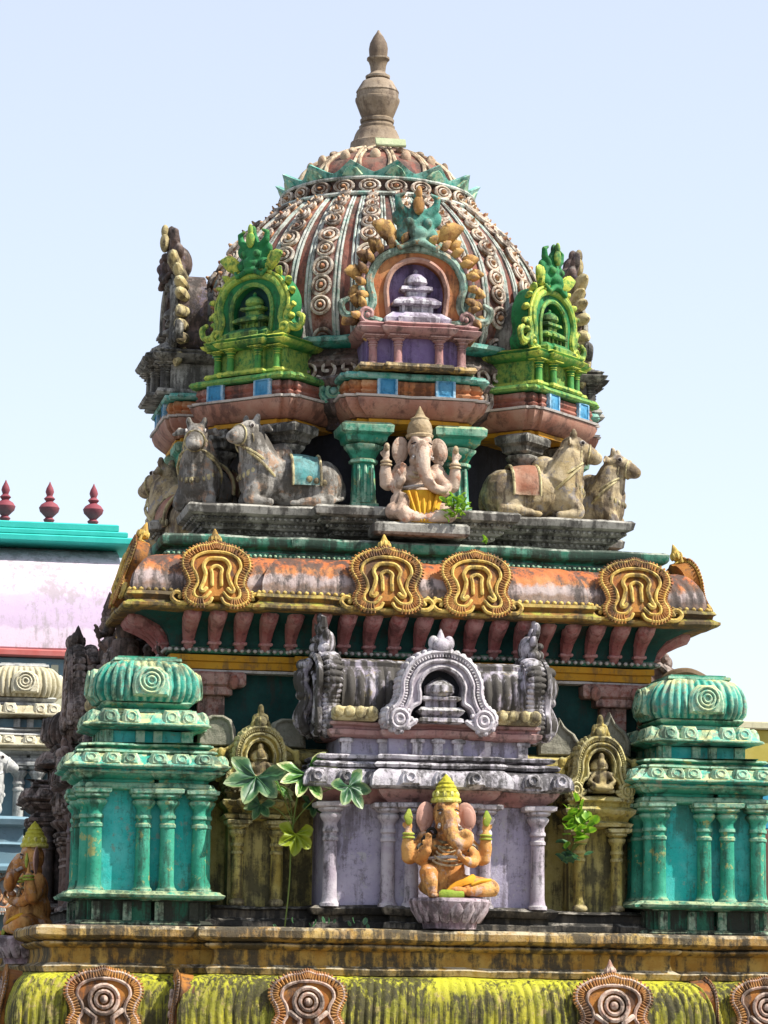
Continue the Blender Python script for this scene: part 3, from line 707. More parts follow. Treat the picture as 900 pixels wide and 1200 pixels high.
# scalloped petal ring
NP = 14
m = MB(); cols = 14*12; vs = []; fs = []
for (rb, rt) in ((1.20, 0),):
    for k in range(cols):
        a = 2*PI*k/cols; ph = (k % 12)/12; s_ = abs(2*ph-1)          # 1 at the tips
        h_ = .06+.13*s_**1.3; out_ = .02+.14*s_**1.5
        for (r_, z_) in ((1.05, 11.70), (1.15, 11.69), (1.165, 11.72), (1.15+out_*.9, 11.73+h_), (1.12+out_*.75, 11.74+h_), (1.10, 11.76), (1.0, 11.80)):
            vs.append((r_*math.sin(a), -r_*math.cos(a), z_))
for k in range(cols):
    for j in range(6):
        a_, b_ = k*7+j, ((k+1) % cols)*7+j; fs.append((a_, b_, b_+1, a_+1))
m.add(vs, fs); m.build('petal_ring', 'teal_bright', T)
m2 = MB(); m2.prism([(-.13, 0), (0, -.03), (.13, 0), (.07, .09), (0, .13), (-.07, .09)], -.02, .02, bev=.01)
tip_me = m2.mesh('petal_tip', 'green_roof')
for k in range(NP):
    o = link('petal_tip', tip_me, T); o.matrix_local = Matrix.Rotation(2*PI*k/NP, 4, 'Z') @ Matrix.Translation((0, -1.19, 11.75)) @ Matrix.Rotation(R(25), 4, 'X')
capP = [(1.08, 11.72), (1.04, 11.85), (.95, 12.0), (.80, 12.13), (.62, 12.23), (.46, 12.30), (.3, 12.36)]
part('lotus_cap', 'dome_groove', lambda m: m.lathe(capP, 72, w=.010))
pet = MB()
for sx in (-1, 1):
    pp = []
    for j in range(8):
        r_, z_ = capP[min(6, int(j*6/7))]; f = j*6/7-int(j*6/7); r2, z2 = capP[min(6, int(j*6/7)+1)]; r_ = r_*(1-f)+r2*f; z_ = z_*(1-f)+z2*f
        an = sx*.20*(math.sin(PI*min(1, (j+1.2)/8.2))**.7); pp.append(((r_+.02)*math.sin(an), -(r_+.02)*math.cos(an), z_+.01))
    pet.tube(pp, [.03, .03, .028, .026, .024, .022, .02, .016], 6)
pet.ell((0, -.86, 12.09), (.07, .05, .09)); pet.ell((0, -.66, 12.215), (.045, .09, .05))
pet_me = pet.mesh('cap_petal', 'cap_petal')
for k in range(NP):
    o = link('cap_petal', pet_me, T); o.matrix_local = Matrix.Rotation(2*PI*(k+.5)/NP, 4, 'Z')
o = link('name_tile', MB().bbox(-.19, .19, -.02, .02, -.07, .07).mesh('name_tile', 'pale_tile'), T, (.02, -.72, 12.30), (R(-35), 0, 0), label='small pale green tile on the lotus cap')

DOME_PARTS = ('dome', 'rib_panel', 'rib', 'rosette', 'shoulder', 'petal', 'cap_petal', 'lotus_cap', 'name_tile', 'scroll')
SC = Matrix.Translation((0, 0, 9.0)) @ Matrix.Diagonal((1.055, 1.055, 1.03, 1)) @ Matrix.Translation((0, 0, -9.0))
for o in C.objects:
    if o.parent == T and o.name.split('.')[0].startswith(DOME_PARTS): o.matrix_basis = SC @ o.matrix_basis
# finial
F = thing('roof_finial', 'weathered brown stone pot finial on the very top of the dome', 'finial', (-.02, 0, 12.40)); F.scale = (.98, .98, 1.15)
MB().lathe([(.30, -.02), (.40, .0), (.40, .05), (.37, .09), (.36, .16), (.33, .18), (.30, .26), (.27, .31), (.24, .33), (.245, .36), (.22, .38), (.21, .40)], 28, w=.004).build('base_bell', 'finial_stone', F)
MB().lathe([(.2, .39), (.23, .41), (.235, .44), (.21, .46), (.23, .50), (.275, .60), (.30, .655), (.305, .67), (.305, .69), (.285, .70), (.29, .74), (.285, .76), (.295, .775), (.25, .84), (.21, .90), (.15, .925), (.12, .94)], 28, w=.004).build('pot', 'finial_stone', F)
MB().lathe([(.12, .93), (.165, .945), (.17, .97), (.13, .99), (.10, 1.02), (.11, 1.10), (.13, 1.15), (.155, 1.17), (.155, 1.19), (.12, 1.20), (.125, 1.24), (.13, 1.30), (.115, 1.37), (.07, 1.45), (.03, 1.50), (.012, 1.53)], 20, w=.004).build('bud', 'finial_stone', F)

# ------------------------------------------------------------------ gables standing on the eight bays
def lion_head(m, s):
    """horned lion mask: brow, cheeks, bulging eyes, snout, jaw, horns and crest"""
    st = len(m.v)
    m.ell((0, 0, .25), (.24, .16, .24)); m.ell((0, -.12, .16), (.13, .12, .10)); m.ell((0, -.14, .04), (.15, .08, .05))
    for sx in (-1, 1):
        m.ell((sx*.12, -.14, .30), .065, seg=8, rings=6); m.ell((sx*.2, -.04, .14), (.09, .1, .1)); m.ell((sx*.24, -.02, .36), (.08, .06, .11), rot=(0, sx*.5, 0))
        m.tube([(sx*.12, -.05, .42), (sx*.24, -.06, .52), (sx*.26, -.07, .64), (sx*.17, -.08, .68)], [.07, .06, .045, .025], 7)
        m.tube([(sx*.1, -.14, .02), (sx*.24, -.16, -.05), (sx*.3, -.12, .05)], [.05, .045, .03], 6)
    m.ell((0, -.06, .50), (.09, .07, .14)); m.ell((0, -.08, .66), (.06, .05, .10))
    for i in range(st, len(m.v)): m.v[i] = m.v[i]*s
def gable(label, P, name='dome_gable', group='gabled niches round the dome', big=True):
    """P: dict of paints"""
    G = thing(name, label, 'gable niche', (0, 0, 0), 0, group)
    pf = front_plan(.62, -.28, .5, [(.34, .08)])
    MB().sweep(pf, [(.05, 0), (.07, .03), (.05, .07), (-.03, .08)], step=.1).build('base_slab', P['line'], G)
    MB().sweep(front_plan(.58, -.2, .5, [(.30, .06)]), [(0, .06), (0, .40)], step=.2).build('pavilion_wall', P['wall'], G)
    cm_ = pilaster_mb(.33, .052).mesh('pilaster', P['trim'])
    for x, y in ((-.52, -.25), (-.24, -.32), (.24, -.32), (.52, -.25)): link('pilaster', cm_, G, (x, y, .07))
    MB().sweep(pf, [(-.05, .385), (.03, .40), (.09, .44), (.11, .48), (.06, .50), (.08, .53), (.02, .56), (-.1, .57)], step=.1, w=.008).build('cornice', P['trim'], G)
    # horseshoe body
    half = [(-.26, .52), (-.42, .50), (-.62, .56), (-.68, .70), (-.60, .82), (-.64, 1.0), (-.62, 1.18), (-.48, 1.40), (-.26, 1.52), (0, 1.56)]
    path = mirror(half, 5); inner = mirror([(-.2, .56), (-.24, .60), (-.30, .66), (-.32, .74), (-.33, .84), (-.34, .96), (-.32, 1.08), (-.26, 1.2), (-.14, 1.29), (0, 1.32)], 5)
    MB().band([(p.x, p.y) for p in path], [(p.x, p.y) for p in inner], -.16, .14, bev=.03).build('arch_body', P['arch'], G)
    def bandpath(d0): return [(p.x, -.17, p.y) for p in offs(path, d0)]
    a = bandpath(-.085); n = len(a)
    MB().tube(a[3:n-3], [.035]*2+[.052]*(n-10)+[.035]*2, 8).build('arch_band', P['band'], G)
    MB().tube(bandpath(-.01), .026, 6).build('arch_rim', P['rim'], G)
    ip = [(p.x, -.17, p.y) for p in offs(inner, .02)]
    MB().tube(ip, .035, 6).build('inner_band', P['inner'], G)
    for sx in (-1, 1):
        m = MB(); m.tube(cat_rom([(sx*x, -.2, z) for x, z in ((.46, .56), (.58, .56), (.66, .63), (.62, .72), (.54, .70), (.54, .64))], 4), .034, 6); m.ell((sx*.58, -.21, .65), .035, seg=8, rings=6)
        m.build('foot_scroll', P['rim'], G)
    for sx in (-1, 1):
        m = MB(); m.tube(cat_rom([(sx*x, -.16, z) for x, z in ((.66, .98), (.60, .80), (.70, .66), (.84, .66), (.88, .78), (.80, .84))], 4), [.05]*12+[.045]*6+[.035]*3, 7); m.build('side_scroll', P['band'], G)
    MB().prism([(p.x, p.y) for p in inner], -.03, .03, bev=.001, c=(0, .9)).build('niche_back', P['niche'], G)
    # flame leaves
    lf = MB(); lf.tube([(0, -.05, -.02), (0, -.10, .07), (.01, -.12, .14), (.04, -.13, .19)], [.075, .095, .075, .03], 8, flat=.7); lf.tube([(-.05, -.09, .03), (-.065, -.12, .10), (-.03, -.13, .14)], [.03, .03, .015], 5)
    lf_me = lf.mesh('flame_leaf', P['leaf'])
    tot = 0; last = None
    for i in range(8, n-8):
        p = path[i]
        if last is None or (p-last).length > .155:
            last = p; t = (path[i+1]-path[i-1]).normalized(); nn = Vector((-t.y, t.x, 0)); ang = math.atan2(nn.x, nn.y)
            sc = (.86 if P['leaf'] != 'lime_paint' else .52)+.12*random.uniform(-1, 1)
            o = link('flame_leaf', lf_me, G, (p.x+nn.x*.02, -.03, p.y+nn.y*.02), (0, ang, 0), (sc*(1 if nn.x > 0 else -1), 1, sc))
    last = None
    for i in range(9, n-9):
        p = path[i]
        if P['leaf'] == 'flame_gold' and (last is None or (p-last).length > .12):
            last = p; t = (path[i+1]-path[i-1]).normalized(); nn = Vector((-t.y, t.x, 0)); ang = math.atan2(nn.x, nn.y)
            link('inner_flame', lf_me, G, (p.x-nn.x*.02, -.12, p.y-nn.y*.02), (0, ang+.25, 0), (.55, .8, .62))
    # little shrine in the niche
    m = MB(); m.sweep(front_plan(.26, -.2, 0, [(.12, .04)]), [(.12, .56), (.13, .62), (.08, .66), (.03, .70)], step=.08, w=.004)
    m.sweep(front_plan(.2, -.18, 0), [(0, .70), (0, .78)], step=.1); m.sweep(front_plan(.2, -.18, 0, [(.09, .03)]), [(.0, .78), (.08, .80), (.08, .83), (.02, .88), (-.02, .90)], step=.08, w=.004)
    m.sweep(front_plan(.12, -.16, 0), [(0, .88), (0, .98)], step=.1); m.sweep(front_plan(.14, -.16, 0), [(.0, .96), (.05, .98), (.04, 1.02), (-.02, 1.04)], step=.08, w=.004)
    m.lathe([(.10, 1.03), (.14, 1.07), (.13, 1.12), (.08, 1.17), (.03, 1.19), (.03, 1.22), (.004, 1.25)], 14, (0, -.1, 0))
    for x in (-.16, -.06, .06, .16): m.tube([(x, -.2, .69), (x, -.2, .79)], .018, 6)
    m.build('mini_shrine', P['mini'], G)
    # barrel vault running back into the dome
    m = MB(); n2 = 24
    prof = [(-.58*math.cos(PI*k/n2)*(1), .72+.68*math.sin(PI*k/n2)) for k in range(n2+1)]+[(.58, .55), (-.58, .55)]
    m.prism(prof, .10, .95, bev=.01, c=(0, .9)); m.build('barrel_vault', P['back'], G)
    hd = MB(); lion_head(hd, .92); hd.xf(Matrix.Translation((0, -.10, 1.50)))
    h2 = fuse(hd, .018, 1); h2.build('lion_mask', P['mask'], G, ang=60)
    for sx in (-1, 1): link('mask_plume', lf_me, G, (sx*.30, -.08, 1.62), (0, sx*.9, 0), (sx*1.2, 1, 1.3))
    m = MB(); m.ell((0, -.24, 1.98), (.07, .05, .12)); m.ell((0, -.24, 2.12), (.04, .04, .09)); m.build('mask_crest', P['leaf'], G)
    return G
Pbig = dict(line='ochre_plinth', wall='purple_paint', trim='pink_trim', arch='orange_paint', band='teal_faded', rim='pink_trim', inner='cove_pink', niche='purple_paint', leaf='flame_gold', mini='violet_pale', back='grey_stone', mask='teal_faded')
Pgreen = dict(line='lime_paint', wall='lime_dark', trim='lime_paint', arch='lime_dark', band='lime_paint', rim='lime_paint', inner='lime_dark', niche='teal_dark', leaf='lime_paint', mini='lime_dark', back='grey_stone', mask='lime_dark')
Pgrey = dict(line='grey_stone', wall='grey_stone', trim='grey_carved', arch='brown_dark', band='grey_carved', rim='grey_carved', inner='brown_dark', niche='slate_wall', leaf='gold_weathered', mini='grey_stone', back='grey_stone', mask='brown_dark')
def ring_at(az_deg, r, z): a = R(az_deg); return (r*math.sin(a), -r*math.cos(a), z)
gb = gable('large gable niche facing front with orange flames and pale violet shrine inside', Pbig)
gb.location = ring_at(0, 2.54, 8.94); gb.scale = (1.06,)*3
gg = gable('lime green gable niche on the left shoulder of the dome', Pgreen)
GS = .88
gg.location = ring_at(-45, 2.57, 8.94); gg.rotation_euler = (0, 0, R(-45)); gg.scale = (GS,)*3
dup(gg, 'lime green gable niche on the right shoulder of the dome, seen obliquely', ring_at(45, 2.57, 8.94), R(45))
dup(gg, 'lime green gable niche on the hidden rear left shoulder of the dome', ring_at(-135, 2.57, 8.94), R(-135))
dup(gg, 'lime green gable niche on the hidden rear right shoulder of the dome', ring_at(135, 2.57, 8.94), R(135))
mp = {v: Pgrey[k] for k, v in Pbig.items() if v != Pgrey[k]}
gl = gable('weathered grey gable niche in profile at the far left edge of the dome', Pgrey)
gl.scale = (1.08, 1.3, 1.08); gl.location = ring_at(-90, 2.50, 8.93); gl.rotation_euler = (0, 0, R(-90))
dup(gl, 'grey gable niche with golden flame tips in profile at the right edge of the dome', ring_at(90, 2.44, 8.93), R(90))
dup(gl, 'grey gable niche hidden behind the dome', ring_at(180, 2.46, 8.94), R(180))

# ------------------------------------------------------------------ shrines round the base
# corner shrine: square pavilion, two eaves, ribbed square dome
def corner_shrine(label):
    G = thing('corner_shrine', label, 'corner shrine', (0, 0, 0), 0, 'green corner shrines of the tower')
    st = [(.62, .07), (.16, -.07)]
    def pln(h): # a bay each side of a central slot
        out = []
        for k in range(4):
            seq = [(-h, -h+.06), (-h*.92, -h+.06), (-h*.92, -h), (.07, -h), (.07, -h+.12), (.125, -h+.12), (.125, -h-.03), (h*.94, -h-.03), (h*.94, -h+.06)]
            c, s_ = math.cos(k*PI/2), math.sin(k*PI/2)
            out += [(x*c-y*s_, x*s_+y*c) for x, y in seq[:-1]]+[(h*.94*c-(-h+.06)*s_, h*.94*s_+(-h+.06)*c)]
        return out
    # lattice plinth
    MB().sweep(pln(.70), [(.06, 0), (.08, .03), (.05, .06), (0, .07), (0, .28), (.05, .29), (.05, .31)], step=.12).build('plinth', 'green_mould', G)
    bk = MB().bbox(-.05, .05, -.03, .03, 0, .22, .01).mesh('plinth_block', 'green_mould')
    for k in range(4):
        for x in (-.55, -.2, .16, .55):
            o = link('plinth_block', bk, G); o.matrix_local = Matrix.Rotation(k*PI/2, 4, 'Z') @ Matrix.Translation((x, -.73, .06))
    MB().sweep(pln(.74), [(.02, .30), (.14, .32), (.16, .35), (.12, .37), (.10, .39), (0, .40)], step=.1, w=.009).build('base_ledge', 'green_trim', G)
    MB().sweep(rect(.60, .60), [(0, .38), (0, 1.62)], step=.3).build('wall_panel', 'turquoise_wall', G)
    pm = pilaster_mb(1.16, .088, .95).mesh('pilaster', 'green_trim')
    for k in range(4):
        for x, y in ((-.58, -.66), (-.035, -.68), (.235, -.71), (.60, -.69)):
            if x == .60 and k: y = -.66; x = .58
            o = link('pilaster', pm, G); o.matrix_local = Matrix.Rotation(k*PI/2, 4, 'Z') @ Matrix.Translation((x, y, .38))
    MB().sweep(pln(.70), [(-.02, 1.52), (.05, 1.53), (.07, 1.56), (.05, 1.60), (0, 1.61), (0, 1.64), (.06, 1.66), (.10, 1.70), (.10, 1.72), (.06, 1.73)], step=.1, w=.008).build('beam', 'green_trim', G)
    MB().sweep(pln(.72), [(-.1, 1.705), (.13, 1.71), (.15, 1.73), (.12, 1.75), (.17, 1.765), (.205, 1.785), (.205, 1.80), (.16, 1.82), (.12, 1.86), (.09, 1.90), (.06, 1.925), (-.05, 1.93)], step=.08, w=.010).build('lower_eave', 'green_roof', G)
    bs = MB(); bs.prism([(-.10, 0), (.10, 0), (.115, .10), (.08, .19), (-.08, .19), (-.115, .10)], -.06, .07, bev=.04); bs.tube([(.05*math.cos(2*PI*k/10), -.06, .09+.05*math.sin(2*PI*k/10)) for k in range(11)], .014, 5)
    bsm = bs.mesh('eave_block', 'green_roof')
    for k in range(4):
        for x in (-.66, -.42, -.22, .10, .36, .62):
            o = link('eave_block', bsm, G); o.matrix_local = Matrix.Rotation(k*PI/2, 4, 'Z') @ Matrix.Translation((x, -.86-(.03 if x > 0 else 0), 1.775)) @ Matrix.Rotation(R(-22), 4, 'X') @ Matrix.Diagonal((1, 1.15, .85, 1))
    MB().sweep(pln(.66), [(-.1, 1.92), (.10, 1.93), (.13, 1.95), (.12, 1.97), (.05, 1.98), (.03, 1.995), (.06, 2.01), (.09, 2.025), (.08, 2.045), (.0, 2.055), (-.2, 2.06)], step=.1, w=.009).build('slab', 'green_trim', G)
    MB().sweep(rect(.48, .48), [(0, 2.05), (0, 2.24)], step=.2).build('upper_wall', 'turquoise_wall', G)
    pb = MB().bbox(-.05, .05, -.03, .05, 2.07, 2.22, .01).mesh('upper_pilaster', 'green_trim')
    for k in range(4):
        for x in (-.44, -.08, .12, .44):
            o = link('upper_pilaster', pb, G); o.matrix_local = Matrix.Rotation(k*PI/2, 4, 'Z') @ Matrix.Translation((x, -.50, 0))
    MB().sweep(pln(.53), [(-.1, 2.21), (.05, 2.22), (.08, 2.24)]+[(.13, 2.245), (.18, 2.265), (.18, 2.28), (.13, 2.30), (.10, 2.34), (.08, 2.38), (.05, 2.405), (-.05, 2.41)], step=.08, w=.009).build('upper_eave', 'green_roof', G)
    for k in range(4):
        for x in (-.44, -.20, .26, .46):
            o = link('eave_block', bsm, G); o.matrix_local = Matrix.Rotation(k*PI/2, 4, 'Z') @ Matrix.Translation((x, -.66, 2.255)) @ Matrix.Rotation(R(-16), 4, 'X')
    MB().sweep(rect(.48, .48), [(0, 2.40), (.04, 2.42), (.03, 2.46), (-.02, 2.47), (.02, 2.50), (.04, 2.53), (.0, 2.55), (-.1, 2.56)], step=.1, w=.008).build('neck', 'green_trim', G)
    # ribbed cushion dome
    oct_ = []
    for k in range(8):
        a = R(22.5)+k*PI/4; oct_.append((.50*math.cos(a-PI/2-PI/8+PI/8), .50*math.sin(a-PI/2)))
    plo = [(-.34, -.52), (.34, -.52), (.52, -.34), (.52, .34), (.34, .52), (-.34, .52), (-.52, .34), (-.52, -.34)]
    MB().sweep(plo, [(-.1, 2.545), (.02, 2.55), (.07, 2.62), (.085, 2.72), (.065, 2.83), (.01, 2.93), (-.07, 3.0), (-.14, 3.03)], step=.014, flute=(.085, .055), w=.006).build('ribbed_dome', 'green_roof', G)
    MB().sweep(rect(.34, .34), [(.02, 3.01), (.05, 3.03), (.04, 3.06), (0, 3.065), (.0, 3.08), (-.1, 3.09)], step=.1, w=.008).build('dome_cap', 'green_trim', G)
    md = MB(); md.prism([(-.20, .0), (.20, .0), (.22, .12), (.19, .26), (.10, .34), (-.10, .34), (-.19, .26), (-.22, .12)], -.06, .06, bev=.03)
    for r_ in (.14, .09, .045): md.tube([(r_*math.cos(2*PI*k/16), -.075, .17+r_*math.sin(2*PI*k/16)) for k in range(17)], .015, 5)
    mdm = md.mesh('dome_medallion', 'green_roof')
    for k in range(4):
        o = link('dome_medallion', mdm, G); o.matrix_local = Matrix.Rotation(k*PI/2, 4, 'Z') @ Matrix.Translation((.02, -.60, 2.60)) @ Matrix.Rotation(R(-6), 4, 'X')
    return G
cs = corner_shrine('green corner shrine at the left of the tower, with a mould-darkened plinth')
cs.location = (-3.30, -3.38, 2.17)
dup(cs, 'green corner shrine at the right, a dry root arching over its cap', (3.28, -3.36, 2.17), 0)
dup(cs, 'darkened brown corner shrine far back on the left flank of the tower', (-3.30, 3.3, 2.17), -PI/2, mats={'green_trim': 'brown_dark', 'turquoise_wall': 'brown_dark', 'green_roof': 'brown_carved', 'green_mould': 'brown_dark'})  # green swapped for brown: the flank's shade and weathering painted in
dup(cs, 'green corner shrine behind on the right flank of the tower', (3.30, 3.3, 2.17), PI/2)

# long barrel-roofed shrine
def long_shrine(label, P):
    G = thing('long_shrine', label, 'long shrine', (0, 0, 0), 0, 'long barrel-roofed shrines')
    fp = lambda h, y0, d=.16, w=.56: front_plan(h, y0, .9, [(w, d)])
    MB().sweep(fp(1.36, -.2), [(.0, 0), (.06, .02), (.05, .08), (-.02, .10), (-.02, .16), (.04, .17), (.06, .20), (.08, .24), (.03, .27), (0, .28)], step=.1, w=.012).build('base_moulding', 'black_mould', G)
    MB().sweep(fp(1.26, -.12, .12, .50), [(0, .26), (0, 1.44)], step=.3).build('wall_panel', P['wall'], G)
    pm = pilaster_mb(1.18, .085, 1.15).mesh('pilaster', P['trim'])
    for x, y in ((-1.22, -.20), (-.56, -.24), (.56, -.24), (1.20, -.20)): link('pilaster', pm, G, (x, y, .26))
    for x, y in ((-.30, -.32), (.30, -.32)): link('pilaster', pm, G, (x, y, .26))
    MB().sweep(fp(1.28, -.14), [(-.1, 1.42), (.02, 1.43), (.04, 1.47), (.10, 1.50), (.15, 1.56), (.16, 1.59), (.05, 1.60)], step=.1, w=.008).build('cove', P['pink'], G)
    MB().sweep(fp(1.30, -.16), [(.1, 1.59), (.24, 1.595), (.27, 1.62), (.27, 1.68), (.24, 1.76), (.18, 1.81), (.08, 1.83), (0, 1.835)], step=.07, w=.016).build('lower_slab', P['slab'], G)
    bl = MB(); bl.prism([(-.11, 0), (.11, 0), (.12, .08), (.07, .16), (-.07, .16), (-.12, .08)], -.05, .05, bev=.025); bl.tube([(.05*math.cos(2*PI*k/10), -.06, .08+.05*math.sin(2*PI*k/10)) for k in range(11)], .014, 5)
    blm = bl.mesh('slab_block', P['slab'])
    for x in (-1.42, -1.08, -.74, -.38, 0, .38, .74, 1.08, 1.42):
        link('slab_block', blm, G, (x, -.42-(.16 if abs(x) < .6 else 0), 1.63), (R(-10), 0, 0))
    MB().sweep(fp(1.22, -.12), [(.0, 1.82), (.20, 1.84), (.22, 1.87), (.18, 1.90), (.04, 1.905), (.06, 1.92), (.16, 1.94), (.17, 1.97), (.12, 1.99), (0, 2.0)], step=.07, w=.014).build('upper_slab', P['slab'], G)
    MB().sweep(fp(1.10, -.06), [(0, 1.98), (0, 2.22)], step=.2).build('frieze_wall', P['wall'], G)
    fb = MB().bbox(-.055, .055, -.04, .05, 1.99, 2.19, .012); fb.bbox(-.08, .08, -.055, .05, 2.13, 2.18, .01)
    fbm = fb.mesh('frieze_pilaster', P['trim'])
    for x in (-1.04, -.60, -.24, .0, .24, .60, 1.04): link('frieze_pilaster', fbm, G, (x, -.08-(.16 if abs(x) < .5 else 0), 0))
    MB().sweep(fp(1.14, -.08), [(-.05, 2.18), (.06, 2.19), (.10, 2.22), (.11, 2.27), (.05, 2.29), (.05, 2.31), (.09, 2.33), (.09, 2.36), (0, 2.38)], step=.08, w=.010).build('cornice', P['pink'], G)
    # barrel vault, ribbed crosswise
    L_ = 1.08; n = 26; vs = []; cols = int(2*L_/.018)
    prof = [(-.46, 2.36), (-.50, 2.42), (-.50, 2.50), (-.44, 2.52), (-.47, 2.62), (-.48, 2.74), (-.45, 2.86), (-.38, 2.97), (-.30, 3.03), (-.30, 3.08), (-.22, 3.12), (0, 3.13), (.3, 3.05), (.48, 2.74), (.46, 2.36)]
    for i in range(cols+1):
        x = -L_+2*L_*i/cols; fl = abs(math.sin(PI*x/.115))*.04-.02
        for j, (y, z) in enumerate(prof):
            yy = y-(fl if 3 < j < 8 else 0); vs.append(wob((x, yy+.42, z), .01))
    m = MB(); mm = len(prof)
    fs = [(i*mm+j, (i+1)*mm+j, (i+1)*mm+j+1, i*mm+j+1) for i in range(cols) for j in range(mm-1)]
    m.add(vs, fs+[list(range(mm)), [cols*mm+j for j in range(mm)][::-1]]); m.build('ribbed_vault', P['roof'], G)
    k1 = front_gable(G, P, .60, .86, (0, -.30, 2.30))
    # tall gables that close the two ends, seen edge-on from the front
    for sx in (-1, 1):
        e = MB(); half = omega(.98, 1.05); path = mirror(half, 5); inn = mirror([(-.14, .12), (-.20, .2), (-.24, .40), (-.24, .60), (-.14, .74), (0, .8)], 5)
        e.prism([(p.x, p.y) for p in path], -.14, .12, bev=.03, c=(0, .5)); y = -.15
        e.tube([(p.x, y, p.y) for p in path], .045, 6); e.tube([(p.x, y, p.y) for p in inn], .04, 6)
        e.tube([(p.x, -.01, p.y) for p in path[4:-4]], .07, 6)
        for i in range(5, len(path)-5, 2):
            p = path[i]; e.ell((p.x*1.04, 0, p.y*1.02), (.055, .12, .055), seg=8, rings=6)
        st = len(e.v); lion_head(e, .80); e.xf(Matrix.Translation((0, -.02, 1.0)), st)
        e.tube(cat_rom([(0, -.20, .95), (0, -.3, .7), (0, -.22, .45), (0, -.30, .2), (0, -.22, .02)], 4), [.07]*3+[.09]*11+[.08]*3, 8)
        for z_ in (.1, .3, .5, .72, .9): e.ell((0, -.27, z_), (.09, .09, .08), seg=8, rings=6)
        e.xf(Matrix.Translation((sx*(L_+.12), .40, 2.26)) @ Matrix.Diagonal((1, 1, .88, 1)) @ Matrix.Rotation(sx*PI/2, 4, 'Z'))
        e.build('end_gable', P['roof'], G)
        fr_ = MB(); fr_.bbox(-.26, .26, -.16, .1, 0, .16, .03)
        for q in range(4): fr_.ell((-.2+.13*q, -.17, .1), (.07, .05, .07), seg=8, rings=6)
        fr_.xf(Matrix.Translation((sx*.96, -.10, 2.37))); fr_.build('gable_foot', 'gold_weathered', G)
    return G
def front_gable(G, P, hw, h, loc):
    """horseshoe gable with open niche and bud"""
    sc = hw/.66; M = Matrix.Translation(loc) @ Matrix.Diagonal((sc, 1, h/.9, 1))
    half = [(-.34, .06), (-.50, -.02), (-.66, .04), (-.68, .16), (-.56, .26), (-.50, .40), (-.49, .56), (-.38, .76), (-.20, .87), (0, .90)]
    path = mirror(half, 5); inner = mirror([(-.32, .10), (-.38, .10), (-.40, .14), (-.36, .22), (-.27, .28), (-.26, .40), (-.27, .50), (-.20, .62), (-.10, .68), (0, .70)], 5)
    m = MB(); m.band([(p.x, p.y) for p in path], [(p.x, p.y) for p in inner], -.16, .2, bev=.03); m.xf(M)
    a = m.build('gable_arch', P['gable'], G)
    m = MB(); m.tube([(p.x, -.17, p.y) for p in path], .035, 6); m.tube([(p.x, -.165, p.y) for p in offs(inner, .025)], .03, 6)
    m.tube([(p.x, -.18, p.y) for p in offs(path, -.10)[6:-6]], .026, 6)
    n = len(path)
    for i in range(7, n-7):
        t = (path[i+1]-path[i-1]).normalized(); nn = Vector((-t.y, t.x, 0)); p = path[i]+nn*.02; q = path[i]-nn*.05
        m.tube([(p.x, -.17, p.y), (q.x, -.19, q.y)], .016, 4)
    for i in range(6, n-6, 2):
        t = (path[i+1]-path[i-1]).normalized(); nn = Vector((-t.y, t.x, 0)); p = path[i]+nn*.02
        m.ell((p.x, -.06, p.y), (.055, .10, .055), seg=7, rings=5); m.ell((p.x, .10, p.y), (.055, .09, .055), seg=7, rings=5)
    for sx in (-1, 1):
        for k, (r_, t_) in enumerate(((.11, .03), (.05, .03))): m.tube([(sx*.54+r_*math.cos(2*PI*i/12), -.19, .09+r_*math.sin(2*PI*i/12)) for i in range(13)], t_, 6)
        for i in range(9): m.ell((sx*.54+.15*math.cos(2*PI*i/9), -.17, .09+.15*math.sin(2*PI*i/9)), (.035, .04, .035), seg=6, rings=5)
    m.xf(M); m.build('scrollwork', P['gable'], a)
    m = MB(); bud_mb(m, 0, -.06, .86, .34); m.ell((0, -.14, .98), (.13, .08, .10)); m.ell((-.1, -.1, 1.02), (.07, .06, .09)); m.ell((.1, -.1, 1.02), (.07, .06, .09)); m.xf(M); m.build('gable_bud', P['gable'], a)
    m = MB(); m.prism([(p.x, p.y) for p in inner], .04, .12, bev=.001, c=(0, .35)); m.xf(M); m.build('niche_back', P['dark'], a)
    m = MB(); m.sweep(front_plan(.25, -.14, .05), [(0, .05), (.04, .07), (.03, .11), (-.02, .13), (.03, .17), (.05, .20), (.01, .24), (-.02, .25)], step=.06, w=.006)
    m.sweep(front_plan(.2, -.12, .05), [(0, .25), (.0, .31), (.06, .33), (.06, .36), (0, .38)], step=.06, w=.006)
    m.lathe([(.14, .37), (.2, .42), (.19, .50), (.12, .56), (.04, .60), (.01, .62)], 14, (0, -.03, 0), w=.008); m.ell((-.12, -.1, .46), (.06, .05, .06)); m.ell((.12, -.1, .46), (.06, .05, .06)); m.ell((0, -.16, .47), (.06, .05, .07))
    m.xf(M); m.build('mini_shrine', P['roof'], a)
    return a
PL = dict(slab='lichen_slab', wall='lavender_wall', trim='lavender_trim', pink='pink_trim', roof='lavender_roof', gable='lavender_trim', dark='slate_wall')
PD = dict(slab='brown_dark', wall='brown_dark', trim='brown_dark', pink='brown_dark', roof='brown_carved', gable='brown_carved', dark='slate_wall')  # flank set: side shade and dark weathering both put into the browns
ls = long_shrine('long lavender shrine with ribbed barrel roof behind the orange seated statue', PL); ls.location = (0, -4.02, 2.17)
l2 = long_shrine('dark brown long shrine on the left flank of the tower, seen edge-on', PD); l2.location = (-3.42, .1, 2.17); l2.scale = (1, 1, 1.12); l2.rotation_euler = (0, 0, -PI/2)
dup(l2, 'dark brown long shrine on the hidden right flank of the tower', (3.55, .1, 2.17), PI/2)
